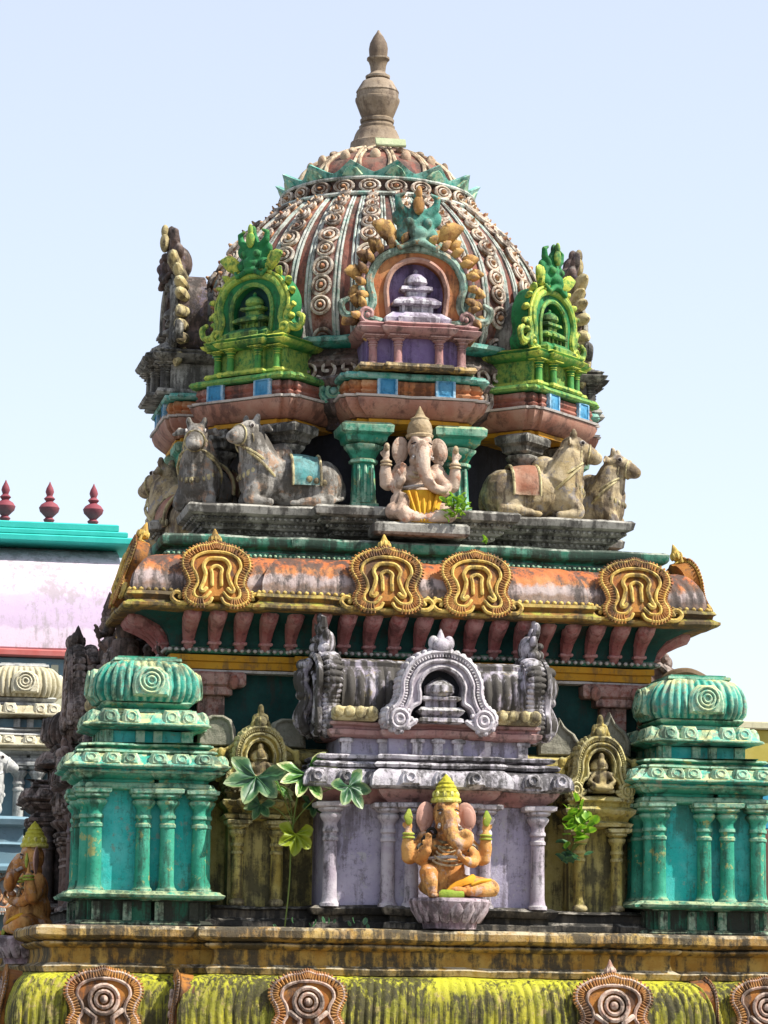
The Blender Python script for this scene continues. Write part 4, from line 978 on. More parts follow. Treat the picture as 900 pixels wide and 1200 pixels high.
# carved dark figures stacked up the left flank: a row of lion brackets
# narrow niche shrine between the corner and the long shrine
def niche_shrine(label):
    G = thing('niche_shrine', label, 'niche shrine', (0, 0, 0), 0, 'narrow mossy niche shrines')
    MB().sweep(front_plan(.40, -.12, .6), [(.05, 0), (.08, .03), (.06, .09), (0, .11), (0, .15), (.04, .17), (.03, .20), (0, .21)], step=.08, w=.012).build('base_moulding', 'olive_carved', G)
    MB().sweep(front_plan(.34, .05, .6), [(0, .2), (0, 1.3)], step=.2).build('wall_panel', 'olive_wall', G)
    pm = pilaster_mb(1.05, .075).mesh('pilaster', 'olive_carved')
    ft = MB(); ft.ell((0, 0, .05), (.13, .12, .07)); ft.ell((0, 0, .16), (.10, .1, .06)); ftm = ft.mesh('pilaster_foot', 'gold_weathered')
    for x in (-.24, .24): link('pilaster', pm, G, (x, -.06, .2)); link('pilaster_foot', ftm, G, (x, -.08, .14))
    MB().sweep(front_plan(.34, -.1, .6, [(.18, .05)]), [(-.05, 1.24), (.06, 1.26), (.08, 1.30), (.02, 1.33), (.04, 1.37), (.10, 1.42), (.11, 1.46), (.05, 1.50), (.05, 1.54), (.09, 1.57), (.07, 1.61), (0, 1.63)], step=.07, w=.012).build('cornice', 'olive_carved', G)
    front_gable(G, dict(gable='olive_carved', dark='olive_wall', roof='gold_weathered'), .40, .70, (0, -.02, 1.62))
    m = MB(); m.tube([(-.09, -.14, 2.2), (-.10, -.15, 2.36), (-.05, -.15, 2.46), (.05, -.15, 2.46), (.10, -.15, 2.36), (.09, -.14, 2.2)], .03, 6); m.ell((0, -.16, 2.30), (.06, .05, .09)); m.ell((0, -.14, 2.52), (.04, .04, .08))
    for sx in (-1, 1):
        for z in (1.75, 1.9, 2.02): m.ell((sx*(.5-.12*(z-1.75)), -.06, z), (.06, .05, .07), seg=8, rings=6)
    m.ell((0, -.08, 2.3), (.11, .05, .16)); m.tube([(0, -.1, 2.3), (0, -.12, 2.55)], .04, 6)
    for sx in (-1, 1): m.tube([(sx*.5, -.05, 1.72), (sx*.47, -.05, 1.9), (sx*.44, -.05, 2.04), (sx*.1, -.06, 2.24)], .03, 6)
    fuse(m, .014, 1).build('crown_ornament', 'olive_carved', G, ang=60)
    mf = MB(); mf.ell((0, -.17, 1.84), (.10, .06, .12)); mf.ell((0, -.2, 2.0), (.065, .06, .075)); mf.tube([(-.08, -.2, 1.9), (-.16, -.22, 1.8), (-.08, -.26, 1.74)], .03, 6); mf.tube([(.08, -.2, 1.9), (.16, -.22, 1.8), (.08, -.26, 1.74)], .03, 6); mf.ell((0, -.22, 1.72), (.16, .08, .05)); mf.ell((0, -.19, 2.09), (.04, .04, .05))
    fuse(mf, .014, 2).build('niche_figure', 'gold_weathered', G)
    return G
ns = niche_shrine('narrow mossy yellow niche shrine with broad leaves, left of the lavender shrine'); ns.location = (-1.98, -3.62, 2.17); ns.scale = (.94, 1.06, .99)
dup(ns, 'narrow mossy yellow niche shrine beside the right green corner shrine', (2.06, -3.62, 2.17), 0)
dk = {'olive_carved': 'brown_carved', 'olive_wall': 'brown_dark', 'gold_weathered': 'brown_carved'}  # flank copies: weathered brown, with the side's shade put into the colour
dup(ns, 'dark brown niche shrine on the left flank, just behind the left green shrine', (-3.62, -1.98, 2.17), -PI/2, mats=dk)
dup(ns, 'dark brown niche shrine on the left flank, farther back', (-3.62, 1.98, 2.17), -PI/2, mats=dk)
# stone plaques standing on the wall behind the niche shrines
def plaque(x, w, h, label, pointed=False):
    m = MB(); pts = [(-.5, 0), (.5, 0), (.47, .55), (.36, .86), (.15, 1.0), (-.15, 1.0), (-.36, .86), (-.47, .55)]
    if pointed: pts = [(-.5, 0), (.5, 0), (.52, .35), (.38, .62), (.24, .72), (.10, .86), (0, 1.08), (-.10, .86), (-.24, .72), (-.38, .62), (-.52, .35)]
    m.prism([(p[0]*w, p[1]*h) for p in pts], -.06, .06, bev=.03, c=(0, h*.45))
    m.tube([(p[0]*w*.78, -.075, .04+p[1]*h*.82) for p in pts[1:]], .02, 6)
    o = m.build('wall_plaque', 'plaque_stone'); o.location = (x, -3.27, 4.28); o['label'] = label; o['category'] = 'stone plaque'; o['group'] = 'stone plaques along the wall top'
plaque(-2.42, .46, .36, 'blank round-topped stone plaque beside the left green shrine')
plaque(-1.60, .46, .34, 'blank round-topped stone plaque just left of the lavender shrine')
plaque(1.68, .50, .42, 'pointed stone plaque just right of the lavender shrine', True)
plaque(2.30, .52, .50, 'pointed stone plaque behind the crown of the right niche shrine', True)

# ------------------------------------------------------------------ statues
def hand(m, wrist, d, up, s=.09, curl=.4, side=1):
    """palm with four bent fingers and a thumb; d points along the fingers, up is the palm's back"""
    w = Vector(wrist); d = Vector(d).normalized(); up = Vector(up); up = (up-d*up.dot(d)).normalized(); x = d.cross(up)*side
    st = len(m.v); 
    M = Matrix((x, d, up)).transposed()
    m.ell(w+d*s*.55, (s*.46, s*.6, s*.2), rot=M)
    for i, l in enumerate((.72, .85, .80, .62)):
        b = w+d*s*1.0+x*s*(-.33+.22*i); p1 = b+d*s*l*.5-up*s*curl*.12; p2 = b+d*s*l*.85-up*s*curl*.5
        m.tube([b, p1, p2], [s*.115, s*.105, s*.085], 6)
    b = w+d*s*.35-x*s*.42; m.tube([b, b-x*s*.22+d*s*.30, b-x*s*.2+d*s*.62-up*s*.15], [s*.13, s*.12, s*.09], 6)
def deity(label, loc, rz, skin, crown, style):
    G = thing('deity_statue', label, 'deity statue', loc, rz, 'seated elephant-headed deity statues')
    b = MB(); up = style == 'upper'
    b.ell((0, .02, .32), (.24, .20, .25)); b.ell((0, .03, .58), (.21, .15, .20)); b.ell((0, .05, .14), (.30, .2, .13))
    b.ell((-.11, -.07, .60), (.09, .07, .08)); b.ell((.11, -.07, .60), (.09, .07, .08))
    b.ell((0, -.02, .80), (.13, .12, .10))
    b.ell((0, -.03, .96), (.155, .15, .175)); b.ell((-.06, -.10, 1.04), (.075, .07, .07)); b.ell((.06, -.10, 1.04), (.075, .07, .07))
    b.ell((-.09, -.12, .88), (.06, .06, .07)); b.ell((.09, -.12, .88), (.06, .06, .07))
    if up: tr = [(0, -.14, .96), (0, -.23, .84), (-.0, -.26, .70), (.03, -.27, .58), (.09, -.29, .47), (.17, -.31, .41), (.25, -.31, .41), (.29, -.31, .47)]
    else: tr = [(0, -.14, .94), (.0, -.23, .83), (.01, -.27, .73), (.05, -.30, .64), (.12, -.31, .60), (.19, -.31, .63), (.21, -.31, .70), (.16, -.31, .74), (.11, -.31, .71)]
    tp = cat_rom(tr, 4); b.tube(tp, [.105-.07*i/len(tp) for i in range(len(tp))], 10)
    for sx in (-1, 1):
        b.ell((sx*.22, .02, .68), (.10, .10, .10))
        ex = sx*(.43 if not up else .41); ez = .44 if not up else .48
        b.tube([(sx*.2, .03, .68), (sx*.34, .0, .54), (ex, -.05, ez)], [.10, .09, .08], 10)
        b.tube([(ex, -.05, ez), (ex+sx*.02, -.08, ez+.14), (ex+sx*.015, -.10, ez+.30)], [.08, .075, .052], 10)
        hand(b, (ex+sx*.015, -.10, ez+.31), (0, -.05, 1), (0, 1, .1), .105, .9, sx)
        # front arms
        b.tube([(sx*.2, -.02, .64), (sx*.31, -.08, .50), (sx*.30, -.13, .42)], [.09, .08, .07], 10)
        if sx < 0:
            b.tube([(sx*.30, -.13, .42), (sx*.29, -.22, .48), (sx*.25, -.27, .54)], [.07, .06, .05], 10)
            hand(b, (-.25, -.27, .55), (0, 0, 1), (0, 1, 0), .105, .5, -1)
        else:
            b.tube([(sx*.30, -.13, .42), (sx*.24, -.24, .41), (sx*.17, -.29, .43)], [.07, .06, .05], 10)
            hand(b, (.17, -.29, .42), (-.5, -.4, .3), (0, -.2, -1), .095, 1.2, 1)
    if up:
        for sx in (-1, 1):
            b.tube([(sx*.1, .0, .13), (sx*.28, -.12, .16), (sx*.36, -.2, .14)], [.15, .13, .11], 10)
            b.tube([(sx*.36, -.2, .14), (sx*.18, -.30, .09), (-sx*.02, -.31, .06)], [.10, .08, .055], 10)
            b.ell((-sx*.10, -.33, .05), (.10, .05, .04))
        b.tube([(-.15, -.05, .15), (-.27, -.2, .27), (-.26, -.28, .12), (-.2, -.32, .03)], [.13, .13, .11, .07], 10)
    else:
        b.tube([(-.1, .0, .13), (-.18, -.12, .24), (-.24, -.22, .30)], [.15, .13, .11], 10)
        b.tube([(-.24, -.22, .30), (-.22, -.27, .18), (-.20, -.27, .06)], [.105, .085, .06], 10); b.ell((-.2, -.33, .035), (.06, .11, .04))
        b.tube([(.1, .0, .13), (.3, -.10, .15), (.52, -.17, .13)], [.15, .13, .10], 10)
        b.tube([(.52, -.17, .13), (.34, -.26, .10), (.18, -.30, .09)], [.10, .08, .06], 10); b.ell((.09, -.32, .09), (.10, .06, .05))
        for i in range(5): b.ell((.0+.0*i, -.35+.022*i, .075+.005*i), (.025, .014, .018), seg=6, rings=4)
    fuse(b, .0135, 3).build('body', skin, G, ang=80)
    for sx in (-1, 1):
        e = MB(); e.ell((0, 0, 0), (.115, .022, .165), seg=16, rings=10)
        e.ell((sx*.02, -.012, -.01), (.075, .02, .12), seg=12, rings=8); e.ell((sx*.0, 0, -.12), (.055, .02, .07), seg=10, rings=6)
        e.xf(Matrix.Translation((sx*.235, -.0, .93)) @ Matrix.Rotation(sx*R(-16), 4, 'Z') @ Matrix.Rotation(sx*R(-8), 4, 'Y'))
        e.build('ear', 'ear_pink' if not up else skin, G)
        MB().ell((sx*.082, -.170, .955), (.034, .016, .020), seg=10, rings=6).build('eye_white', 'white_line', G); MB().ell((sx*.080, -.184, .955), (.014, .008, .014), seg=8, rings=6).build('eye', 'eye_dark', G)
        MB().tube([(sx*.04, -.182, .985), (sx*.085, -.182, 1.0), (sx*.125, -.15, .985)], .009, 5).build('eyebrow', 'eye_dark', G)
        MB().tube([(sx*.09, -.15, .84), (sx*.12, -.22, .80), (sx*.12, -.26, .81)], [.025, .02, .008], 7).build('tusk', 'white_line', G)
        ex = sx*(.445 if not up else .425); ez = .44 if not up else .48
        for nm, z0, r_ in (('bracelet', .28, .058), ('bracelet', .24, .062)):
            MB().tube([(ex+r_*math.cos(2*PI*i/14), -.10+r_*math.sin(2*PI*i/14), ez+z0) for i in range(15)], .014, 6, up=(0, 0, 1)).build(nm, 'leaf_object' if not up else 'crown_brown', G)
        if not up:
            MB().tube([(ex, -.13, ez+.40), (ex+sx*.01, -.13, ez+.47), (ex, -.13, ez+.55)], [.035, .055, .02], 7, flat=.5).build('held_emblem', 'leaf_object', G)
            MB().ell((0, 0, .0), (.01, .01, .01)).build
        else:
            MB().ell((ex, -.13, ez+.46), (.035, .03, .05)).build('held_emblem', 'crown_brown', G)
    # crown, necklace, belt, cloth
    pr = [(.165, 0), (.175, .02), (.165, .05), (.15, .06), (.15, .09), (.135, .11), (.14, .13), (.115, .16), (.118, .18), (.09, .21), (.092, .23), (.06, .26), (.05, .285), (.03, .30), (.004, .33)]
    if up: pr = [(.16, 0), (.17, .03), (.15, .05), (.155, .10), (.14, .17), (.11, .22), (.115, .24), (.07, .27), (.05, .31), (.035, .34), (.025, .36), (.004, .40)]
    c = MB(); c.lathe(pr, 20, (0, -.01, 1.08), w=.004)
    if not up:
        for i in range(10): c.ell((.13*math.cos(i*.63), -.01+.13*math.sin(i*.63), 1.17), (.03, .03, .045), seg=6, rings=5)
    c.build('crown', crown, G)
    nk = MB()
    for r_, z in ((.15, .70), (.19, .64)): nk.tube([(r_*math.sin(t), .02-(r_*.95)*math.cos(t)-.02, z-.07*math.cos(t)) for t in [(-1.3+2.6*i/12) for i in range(13)]], .017, 6)
    nk.build('necklace', 'crown_brown' if up else 'gold_weathered', G)
    nb = MB(); nb.tube([(.255*math.sin(t), .02-.212*math.cos(t), .46+.01*math.cos(3*t)) for t in [(-1.6+3.2*i/14) for i in range(15)]], .02, 6); nb.build('belt', 'white_line', G)
    cl = MB()
    if not up:
        hl = MB()
        for sx in (-1, 1):
            for q in range(3):
                c_ = (sx*(.17+.06*q), .0-.03*q, .74-.09*q)
                hl.tube([(c_[0]+.05*math.cos(i*.7), c_[1]-.04-.01*i*.3, c_[2]+.05*math.sin(i*.7)) for i in range(9)], .02, 6)
        hl.build('hair_curls', 'black_mould', G)
        cs_ = MB()
        for q in range(4): cs_.tube([(.20*math.sin(t)*(.6+.13*q), -.17-.02*q, .60-.05*q-.08*math.cos(t)) for t in [(-1.3+2.6*i/10) for i in range(11)]], .012, 5)
        cs_.build('chest_strands', 'crown_brown', G)
    if up:
        cl.lathe([(.33, .0), (.32, .08), (.30, .20), (.28, .32), (.265, .40), (.24, .41)], 24, (0, 0, 0), w=.012)
        for i in range(len(cl.v)): cl.v[i].y = cl.v[i].y*.95-.03
        for k in range(5): cl.tube([(-.18+.09*k, -.27, .38), (-.13+.065*k, -.315, .2), (-.08+.04*k, -.345, .03)], .02, 6)
        cl.build('waist_cloth', 'cloth_yellow', G)
    else:
        cl.tube(cat_rom([(.30, -.16, .24), (.20, -.26, .20), (.05, -.28, .14), (-.05, -.30, .05)], 4), [.05, .05, .05, .045, .045, .04, .04, .04, .035, .035, .03, .03, .03], 7, flat=.5); cl.tube([(.48, -.21, .22), (.34, -.29, .20), (.24, -.33, .16)], [.02, .022, .02], 6)
        cl.build('sash', 'cloth_yellow', G)
        ps = MB(); ps.lathe([(.26, -.34), (.30, -.33), (.31, -.28), (.34, -.22), (.43, -.10), (.46, -.03), (.45, .0), (.40, .01), (.36, .01)], 28, (.05, -.04, 0), w=.008)
        ps.build('pedestal', 'lotus_pink', G)
        pp = MB(); pp.tube([(0, -.345, -.24), (0, -.41, -.12), (0, -.45, -.03)], [.05, .075, .03], 8, flat=.35)
        pm_ = pp.mesh('lotus_petal', 'lotus_pink')
        for k in range(18): link('lotus_petal', pm_, G, (.05, -.04, 0), (0, 0, 2*PI*k/18))
        MB().tube([(-.10, -.34, .03), (.12, -.36, .05)], [.07, .05], 8, flat=.5).build('offering_plate', 'leaf_object', G)
    return G
deity('large orange elephant-headed seated statue with yellow-green crown on a lotus pedestal', (.02, -4.66, 2.52), 0, 'orange_clay', 'crown_yellow', 'lower')
deity('pale pink elephant-headed seated statue in yellow cloth between two green columns', (.02, -2.90, 7.02), 0, 'statue_pink', 'crown_brown', 'upper')
deity('orange elephant-headed seated statue facing left at the lower left edge of the tower', (-4.30, -.75, 2.08), -PI/2, 'orange_clay', 'crown_yellow', 'lower')
st = MB().bbox(-.58, .58, -3.26, -2.3, 6.87, 7.02, .03).build('statue_slab', 'grey_stone', T)

def bull(label, loc, rz, skin, cloth, mir=1, turn=0, sc=1, head_up=0):
    G = thing('bull_statue', label, 'bull statue', loc, rz, 'reclining bull statues on the beaded ledge', scale=sc)
    b = MB()
    b.ell((.1, 0, .33), (.53, .28, .31)); b.ell((.42, 0, .31), (.28, .30, .32)); b.ell((-.33, 0, .38), (.28, .27, .38)); b.ell((-.10, 0, .66), (.17, .12, .16))
    b.tube([(-.28, 0, .45), (-.38, 0, .66), (-.44, 0, .86)], [.28, .235, .185], 12)
    st_ = len(b.v)
    b.ell((0, 0, 0), (.165, .15, .15)); b.tube([(-.02, 0, .0), (-.15, 0, -.06), (-.26, 0, -.12)], [.15, .125, .105], 12); b.ell((-.28, 0, -.13), (.10, .105, .085))
    b.ell((-.06, .085, .05), .045, seg=8, rings=6); b.ell((-.06, -.085, .05), .045, seg=8, rings=6)
    for sy in (-1, 1):
        b.tube([(.03, sy*.11, .04), (.06, sy*.22, .05), (.06, sy*.30, .0)], [.035, .055, .025], 8, flat=.5, up=(1, 0, 0))
        b.tube([(.0, sy*.07, .11), (-.01, sy*.10, .17), (-.0, sy*.10, .21)], [.05, .042, .028], 8)
    MT = Matrix.Translation((-.46, 0, .94)) @ Matrix.Rotation(turn, 4, 'Z') @ Matrix.Rotation(head_up, 4, 'Y'); b.xf(MT, st_)
    for sy in (-1, 1):
        b.ell((.36, sy*.20, .2), (.22, .10, .19)); b.tube([(.5, sy*.24, .10), (.3, sy*.29, .07), (.12, sy*.27, .06)], [.08, .065, .05], 8)
        b.ell((.06, sy*.28, .045), (.08, .05, .04))
        b.tube([(-.36, sy*.15, .30), (-.48, sy*.19, .14), (-.50, sy*.2, .08)], [.11, .09, .08], 8); b.tube([(-.50, sy*.2, .08), (-.36, sy*.23, .06), (-.22, sy*.24, .05)], [.08, .06, .045], 8)
    b.tube([(-.52, 0, .68), (-.56, 0, .5), (-.53, 0, .3)], [.05, .06, .05], 8, flat=.6)
    b.tube(cat_rom([(.64, 0, .42), (.69, -.06, .30), (.66, -.16, .14), (.52, -.28, .10)], 4), .028, 6)
    fuse(b, .016, 2).build('body', skin, G, ang=80)
    for sy in (-1, 1):
        m = MB(); m.ell((-.115, sy*.125, .045), (.028, .018, .024), seg=8, rings=6); m.xf(MT); m.build('eye', 'eye_dark', G)
        m = MB(); m.ell((-.34, sy*.04, -.115), (.018, .014, .014), seg=6, rings=5); m.xf(MT); m.build('nostril', 'eye_dark', G)
    h_ = MB()
    for (u, w_, a_) in ((-.20, .125, 0), (-.09, .152, 0)):
        h_.tube([(u-.02*math.sin(t), w_*math.cos(t), -.085-(u+.2)*-.55*-1+w_*math.sin(t)) for t in [2*PI*i/16 for i in range(17)]], .013, 5, up=(1, 0, 0))
    h_.xf(MT); h_.build('halter', 'gold_weathered', G)
    for sy in (-1, 1):
        m = MB(); m.ell((-.108, sy*.118, .045), (.040, .020, .030), seg=10, rings=6); m.xf(MT); m.build('eye_white', 'white_line', G)
    bl_ = MB()
    for i in range(9):
        t = -1.3+2.6*i/8; bl_.ell((-.60+.10*abs(t)**1.5, .22*math.sin(t), .46-.10*math.cos(t)), (.03, .03, .04), seg=7, rings=5)
    for i in range(8): bl_.tube([(-.60+.10*abs(-1.3+2.6*i/8)**1.5, .22*math.sin(-1.3+2.6*i/8), .49-.10*math.cos(-1.3+2.6*i/8)), (-.60+.10*abs(-1.3+2.6*(i+1)/8)**1.5, .22*math.sin(-1.3+2.6*(i+1)/8), .49-.10*math.cos(-1.3+2.6*(i+1)/8))], .012, 5)
    bl_.build('bell_garland', 'gold_weathered', G)
    n = MB()
    for (cx, cz, r1, r2, tl) in ((-.37, .60, .265, .245, .6), (-.33, .50, .31, .28, .75)):
        pts = []
        for i in range(21):
            t = 2*PI*i/20; u = r1*math.cos(t); pts.append((cx-u*math.cos(tl)*1.0, r2*math.sin(t), cz+u*math.sin(tl)*-1.0*-1))
        n.tube(pts, .018, 6, up=(.6, 0, .8))
    n.ell((-.54, 0, .40), (.04, .05, .05)); n.build('neck_chain', 'gold_weathered', G)
    # saddle cloth hugging the back
    cl = MB(); vs = []; nx, nt_ = 8, 18; x0, x1 = (.02, .36)
    for lay in (0, .03):
        for i in range(nx+1):
            x = x0+(x1-x0)*i/nx
            for j in range(nt_+1):
                t = -1.75+3.5*j/nt_; s1 = math.sqrt(max(.05, 1-((x-.1)/.52)**2)); ry = max(.28*s1, .30*math.sqrt(max(0, 1-((x-.42)/.27)**2)))+.022+lay; rz_ = max(.31*s1, .32*math.sqrt(max(0, 1-((x-.42)/.27)**2))*.95)+.022+lay
                vs.append((x, ry*math.sin(t), .33+rz_*math.cos(t)))
    w_ = nt_+1; off_ = (nx+1)*w_; fs = []
    for i in range(nx):
        for j in range(nt_):
            a = i*w_+j; fs.append((off_+a, off_+a+w_, off_+a+w_+1, off_+a+1)); fs.append((a, a+1, a+w_+1, a+w_))
    for i in range(nx):
        for j in (0, nt_):
            a = i*w_+j; fs.append((a, a+w_, off_+a+w_, off_+a) if j == 0 else (a+w_, a, off_+a, off_+a+w_))
    for j in range(nt_):
        for i in (0, nx):
            a = i*w_+j; fs.append((a+1, a, off_+a, off_+a+1) if i == 0 else (a, a+1, off_+a+1, off_+a))
    cl.add(vs, fs); cl.build('saddle_cloth', cloth, G)
    hm = MB()
    for x in (x0, x1): hm.tube([(x, v.y*1.0, v.z) for v in [Vector(vs[off_+(0 if x == x0 else nx)*w_+j]) for j in range(w_)]], .018, 6)
    hm.build('cloth_hem', 'gold_weathered', G)
    for i in range(3): 
        m = MB(); m.ell((.22+.09*i, -.325+.0*i, .34-.02*i), (.04, .02, .04), seg=8, rings=6); m.build('gilt_boss', 'gold_weathered', G)
    return G
ZL = 7.245
bull('grey bull statue with a blue saddle cloth lying left of the two green columns', (-1.50, -2.34, ZL), 0, 'bull_grey', 'cloth_blue', turn=R(38), head_up=R(6))
b2 = bull('brown bull statue with a red patterned saddle cloth lying right of the two green columns', (1.62, -2.32, ZL), PI, 'bull_brown', 'cloth_red', turn=R(-8))
bull('grey bull statue looking out at the left corner of the ledge', (-2.36, -1.55, ZL), R(62), 'bull_grey', 'cloth_red', turn=R(14), head_up=R(-6), sc=1.0)
bull('pale bull statue in right profile behind the brown bull', (2.42, -1.50, ZL), R(152), 'bull_brown', 'cloth_red', turn=R(-6), sc=.92)
bull('brown weathered bull statue low on the left side, turned away', (-2.62, -.9, 6.82), R(-75), 'bull_brown', 'cloth_red', turn=R(30), sc=1.15)
bull('grey bull statue on the hidden rear left of the ledge', (-2.3, 1.4, ZL), R(-90), 'bull_grey', 'cloth_red')

# dark guardian figures standing on the left flank
def guardian(label, loc, rz, sc):
    G = thing('guardian_statue', label, 'guardian statue', loc, rz, 'dark guardian statues on the left flank', scale=sc)
    b = MB()
    for sx in (-1, 1):
        b.tube([(sx*.11, 0, .82), (sx*.16, -.05, .46), (sx*.13, 0, .08)], [.12, .09, .06], 10); b.ell((sx*.14, -.08, .05), (.06, .13, .05))
        b.tube([(sx*.2, 0, 1.3), (sx*.36, -.03, 1.06), (sx*.30, -.22, 1.12+.12*sx)], [.085, .07, .05], 10); hand(b, (sx*.30, -.22, 1.12+.12*sx), (0, -.3, 1), (0, 1, 0), .1, .6, sx)
        b.ell((sx*.2, .0, 1.30), (.10, .09, .09))
    b.ell((0, 0, .86), (.20, .14, .14)); b.ell((0, 0, 1.08), (.17, .13, .2)); b.ell((0, 0, 1.26), (.21, .14, .13)); b.tube([(0, 0, 1.3), (0, -.01, 1.46)], .075, 10)
    b.ell((0, -.02, 1.56), (.115, .125, .15)); b.ell((0, -.14, 1.54), (.025, .03, .04)); b.ell((0, -.125, 1.48), (.04, .02, .015))
    fuse(b, .016, 2).build('body', 'brown_carved', G, ang=80)
    MB().lathe([(.13, 0), (.14, .04), (.12, .07), (.13, .12), (.10, .2), (.105, .23), (.06, .33), (.03, .42), (.005, .48)], 16, (0, 0, 1.64), w=.005).build('crown', 'brown_carved', G)
    MB().lathe([(.26, .30), (.22, .5), (.2, .75), (.19, .92), (.17, .94)], 20, w=.012).build('skirt', 'brown_dark', G)
    MB().bbox(-.26, .26, -.2, .2, -.14, .02, .02).build('plinth', 'brown_dark', G)
    return G
gd = guardian('tall dark guardian statue against the pale hall roof, left of the eave', (-3.34, -1.62, 4.80), R(-55), .92)
dup(gd, 'shorter dark guardian statue under the left corner of the eave', (-2.98, -2.55, 4.33), R(-40), scale=.74)
dup(gd, 'small dark guardian statue farthest back on the left flank', (-3.45, -.55, 4.7), R(-80), scale=.80)

# ------------------------------------------------------------------ plants and the dry root
def leaf_mesh(name, lobes, mat, r=.36, depth=.55, seed=0, droop=.25):
    """lobed leaf lying in the XZ plane, stalk at the origin, tips outward and down"""
    rn = random.Random(seed); m = MB(); n = lobes*10; ring = []
    rr = []
    for i in range(n+1):
        t = i/n; th = -.78*PI-0+ (1.56*PI)*t; ph = 1-abs(2*((t*lobes) % 1)-1)**1.15 if i < n else 0
        if i % 10 == 5: j = rn.uniform(-.07, .07)
        rr.append((th, (1-depth)+depth*ph*(1-.25*abs(t-.5)*2)))
    vs = [(0, 0, 0)]; rim = [0.0]
    for ringi, f in enumerate((.35, .7, 1.0)):
        for i, (th, q) in enumerate(rr):
            f2 = f if ringi == 2 else f
            l = r*q*f2 if ringi == 2 else r*(q*f2*.9+.04)
            x = l*math.sin(th); z = -l*math.cos(th)*1.05
            y = -droop*(l/r)**2*r*.6+.03*math.sin(th*lobes*1.3+ringi)
            vs.append((x, y, z)); rim.append((.0, .55, 1.0)[ringi])
    w_ = n+1; fs = [(0, 1+i, 2+i) for i in range(n)]
    for q in range(2):
        for i in range(n): a = 1+q*w_+i; fs.append((a, a+w_, a+w_+1, a+1))
    m.add(vs, fs)
    for k in range(lobes):                       # ribs
        th, q = rr[k*10+5]; l = r*q*.92; x = l*math.sin(th); z = -l*math.cos(th)*1.05
        m.tube([(0, -.012, 0), (x*.5, -.012-droop*.25*q*q*r*.6, z*.5), (x, -.006-droop*q*q*r*.6*.85, z)], [.008, .006, .003], 4)
    while len(rim) < len(m.v): rim.append(.5)
    me = m.mesh(name, mat, 60); at = me.attributes.new('rimness', 'FLOAT', 'POINT'); at.data.foreach_set('value', rim); return me
def small_leaf(name, mat, l=.14, w=.05):
    m = MB(); vs = []; rim = []
    for i in range(7):
        t = i/6; hw = w*math.sin(PI*(t*.92+.04))**.8
        for sx in (-1, 0, 1): vs.append((sx*hw, -.02*(1-abs(sx))-.25*l*t*t, l*t)); rim.append(1.0*abs(sx)*.75)
    m.add(vs, [(i*3+j, i*3+j+1, i*3+j+4, i*3+j+3) for i in range(6) for j in range(2)])
    me = m.mesh(name, mat, 60); at = me.attributes.new('rimness', 'FLOAT', 'POINT'); at.data.foreach_set('value', rim); return me
PLt = thing('leafy_plant', 'broad lobed leafy plant with pale edged leaves, growing before the left niche shrine', 'plant', (-1.70, -4.05, 2.17))
def stem(P_, pts, r): MB().tube(cat_rom(pts, 4), r, 6).build('stem', 'stem_green', P_)
stem(PLt, [(0, 0, 0), (.04, -.03, .5), (.05, -.06, 1.0), (.1, -.1, 1.50)], .009)
lv = leaf_mesh('leaf', 7, 'leaf_variegated', .42, .48, 1, .45); lvd = leaf_mesh('leaf', 5, 'leaf_dark', .40, .45, 2, .4); lvy = leaf_mesh('leaf', 5, 'leaf_yellow', .24, .35, 3)
for me, x, y, z, rx, ry, rz, sc in ((lvd, -.38, -.12, 1.70, -.5, .25, -.3, 1.0), (lv, .18, -.24, 1.74, -.55, -.25, .2, .95), (lvd, .62, -.52, 1.60, -.25, -.4, .5, .72), (lv, -.10, .02, 1.62, -1.0, .9, .1, .62), (lvd, .30, .06, 1.42, -.4, .2, .3, .45),
                                 (lvy, .08, -.16, 1.06, -.1, .1, .15, 1.0), (lvd, -.30, .05, 1.40, -.3, .3, -.4, .5)):
    link('leaf', me, PLt, (x, y, z), (rx, ry, rz), sc); stem(PLt, [(.06, -.06, min(z-.25, 1.2)), (x*.5+.05, y*.5-.05, z-.06), (x, y, z)], .006)
fern = thing('low_weed', 'low green weeds at the foot of the wall left of the seated orange statue', 'weed', (-1.35, -4.55, 2.17))
sl_ = small_leaf('leaf', 'leaf_dark', .16, .05)
for i in range(12): link('leaf', sl_, fern, (random.uniform(-.55, .55), random.uniform(-.06, .2), random.uniform(0, .08)), (random.uniform(-1.0, .6), random.uniform(-.9, .9), random.uniform(0, 6)), random.uniform(.3, .6))
def bush(label, loc, n, spread, me, hang, seed, stems=True, cat='plant', name='leafy_sprig'):
    G = thing(name, label, cat, loc); rn = random.Random(seed)
    if stems:
        for k in range(4):
            a = rn.uniform(-1.2, 1.2); MB().tube([(0, 0, 0), (spread[0]*.3*a, -.08, spread[1]*.25), (spread[0]*.55*a, -.14, spread[1]*(.35-.5*hang))], [.012, .01, .006], 5).build('stem', 'stem_green', G)
    for i in range(n):
        u = rn.random()**.6; a = rn.uniform(-PI, PI)
        link('leaf', me, G, (spread[0]*u*math.cos(a)*.6, -.05-.12*rn.random(), spread[1]*.5*u*math.sin(a)-spread[1]*.3*hang), (rn.uniform(.4, 1.5)*(1 if rn.random() < .8 else 2), rn.uniform(-.6, .6), rn.uniform(-1.6, 1.6)), rn.uniform(.7, 1.2))
    return G
bush('bright green sprig hanging beside the right niche shrine capital', (1.68, -4.02, 3.50), 30, (.32, .58), small_leaf('leaf', 'leaf_bright', .15, .06), .2, 3)
for o_ in [x for x in C.objects if x.name.startswith('leafy_sprig')]: pass
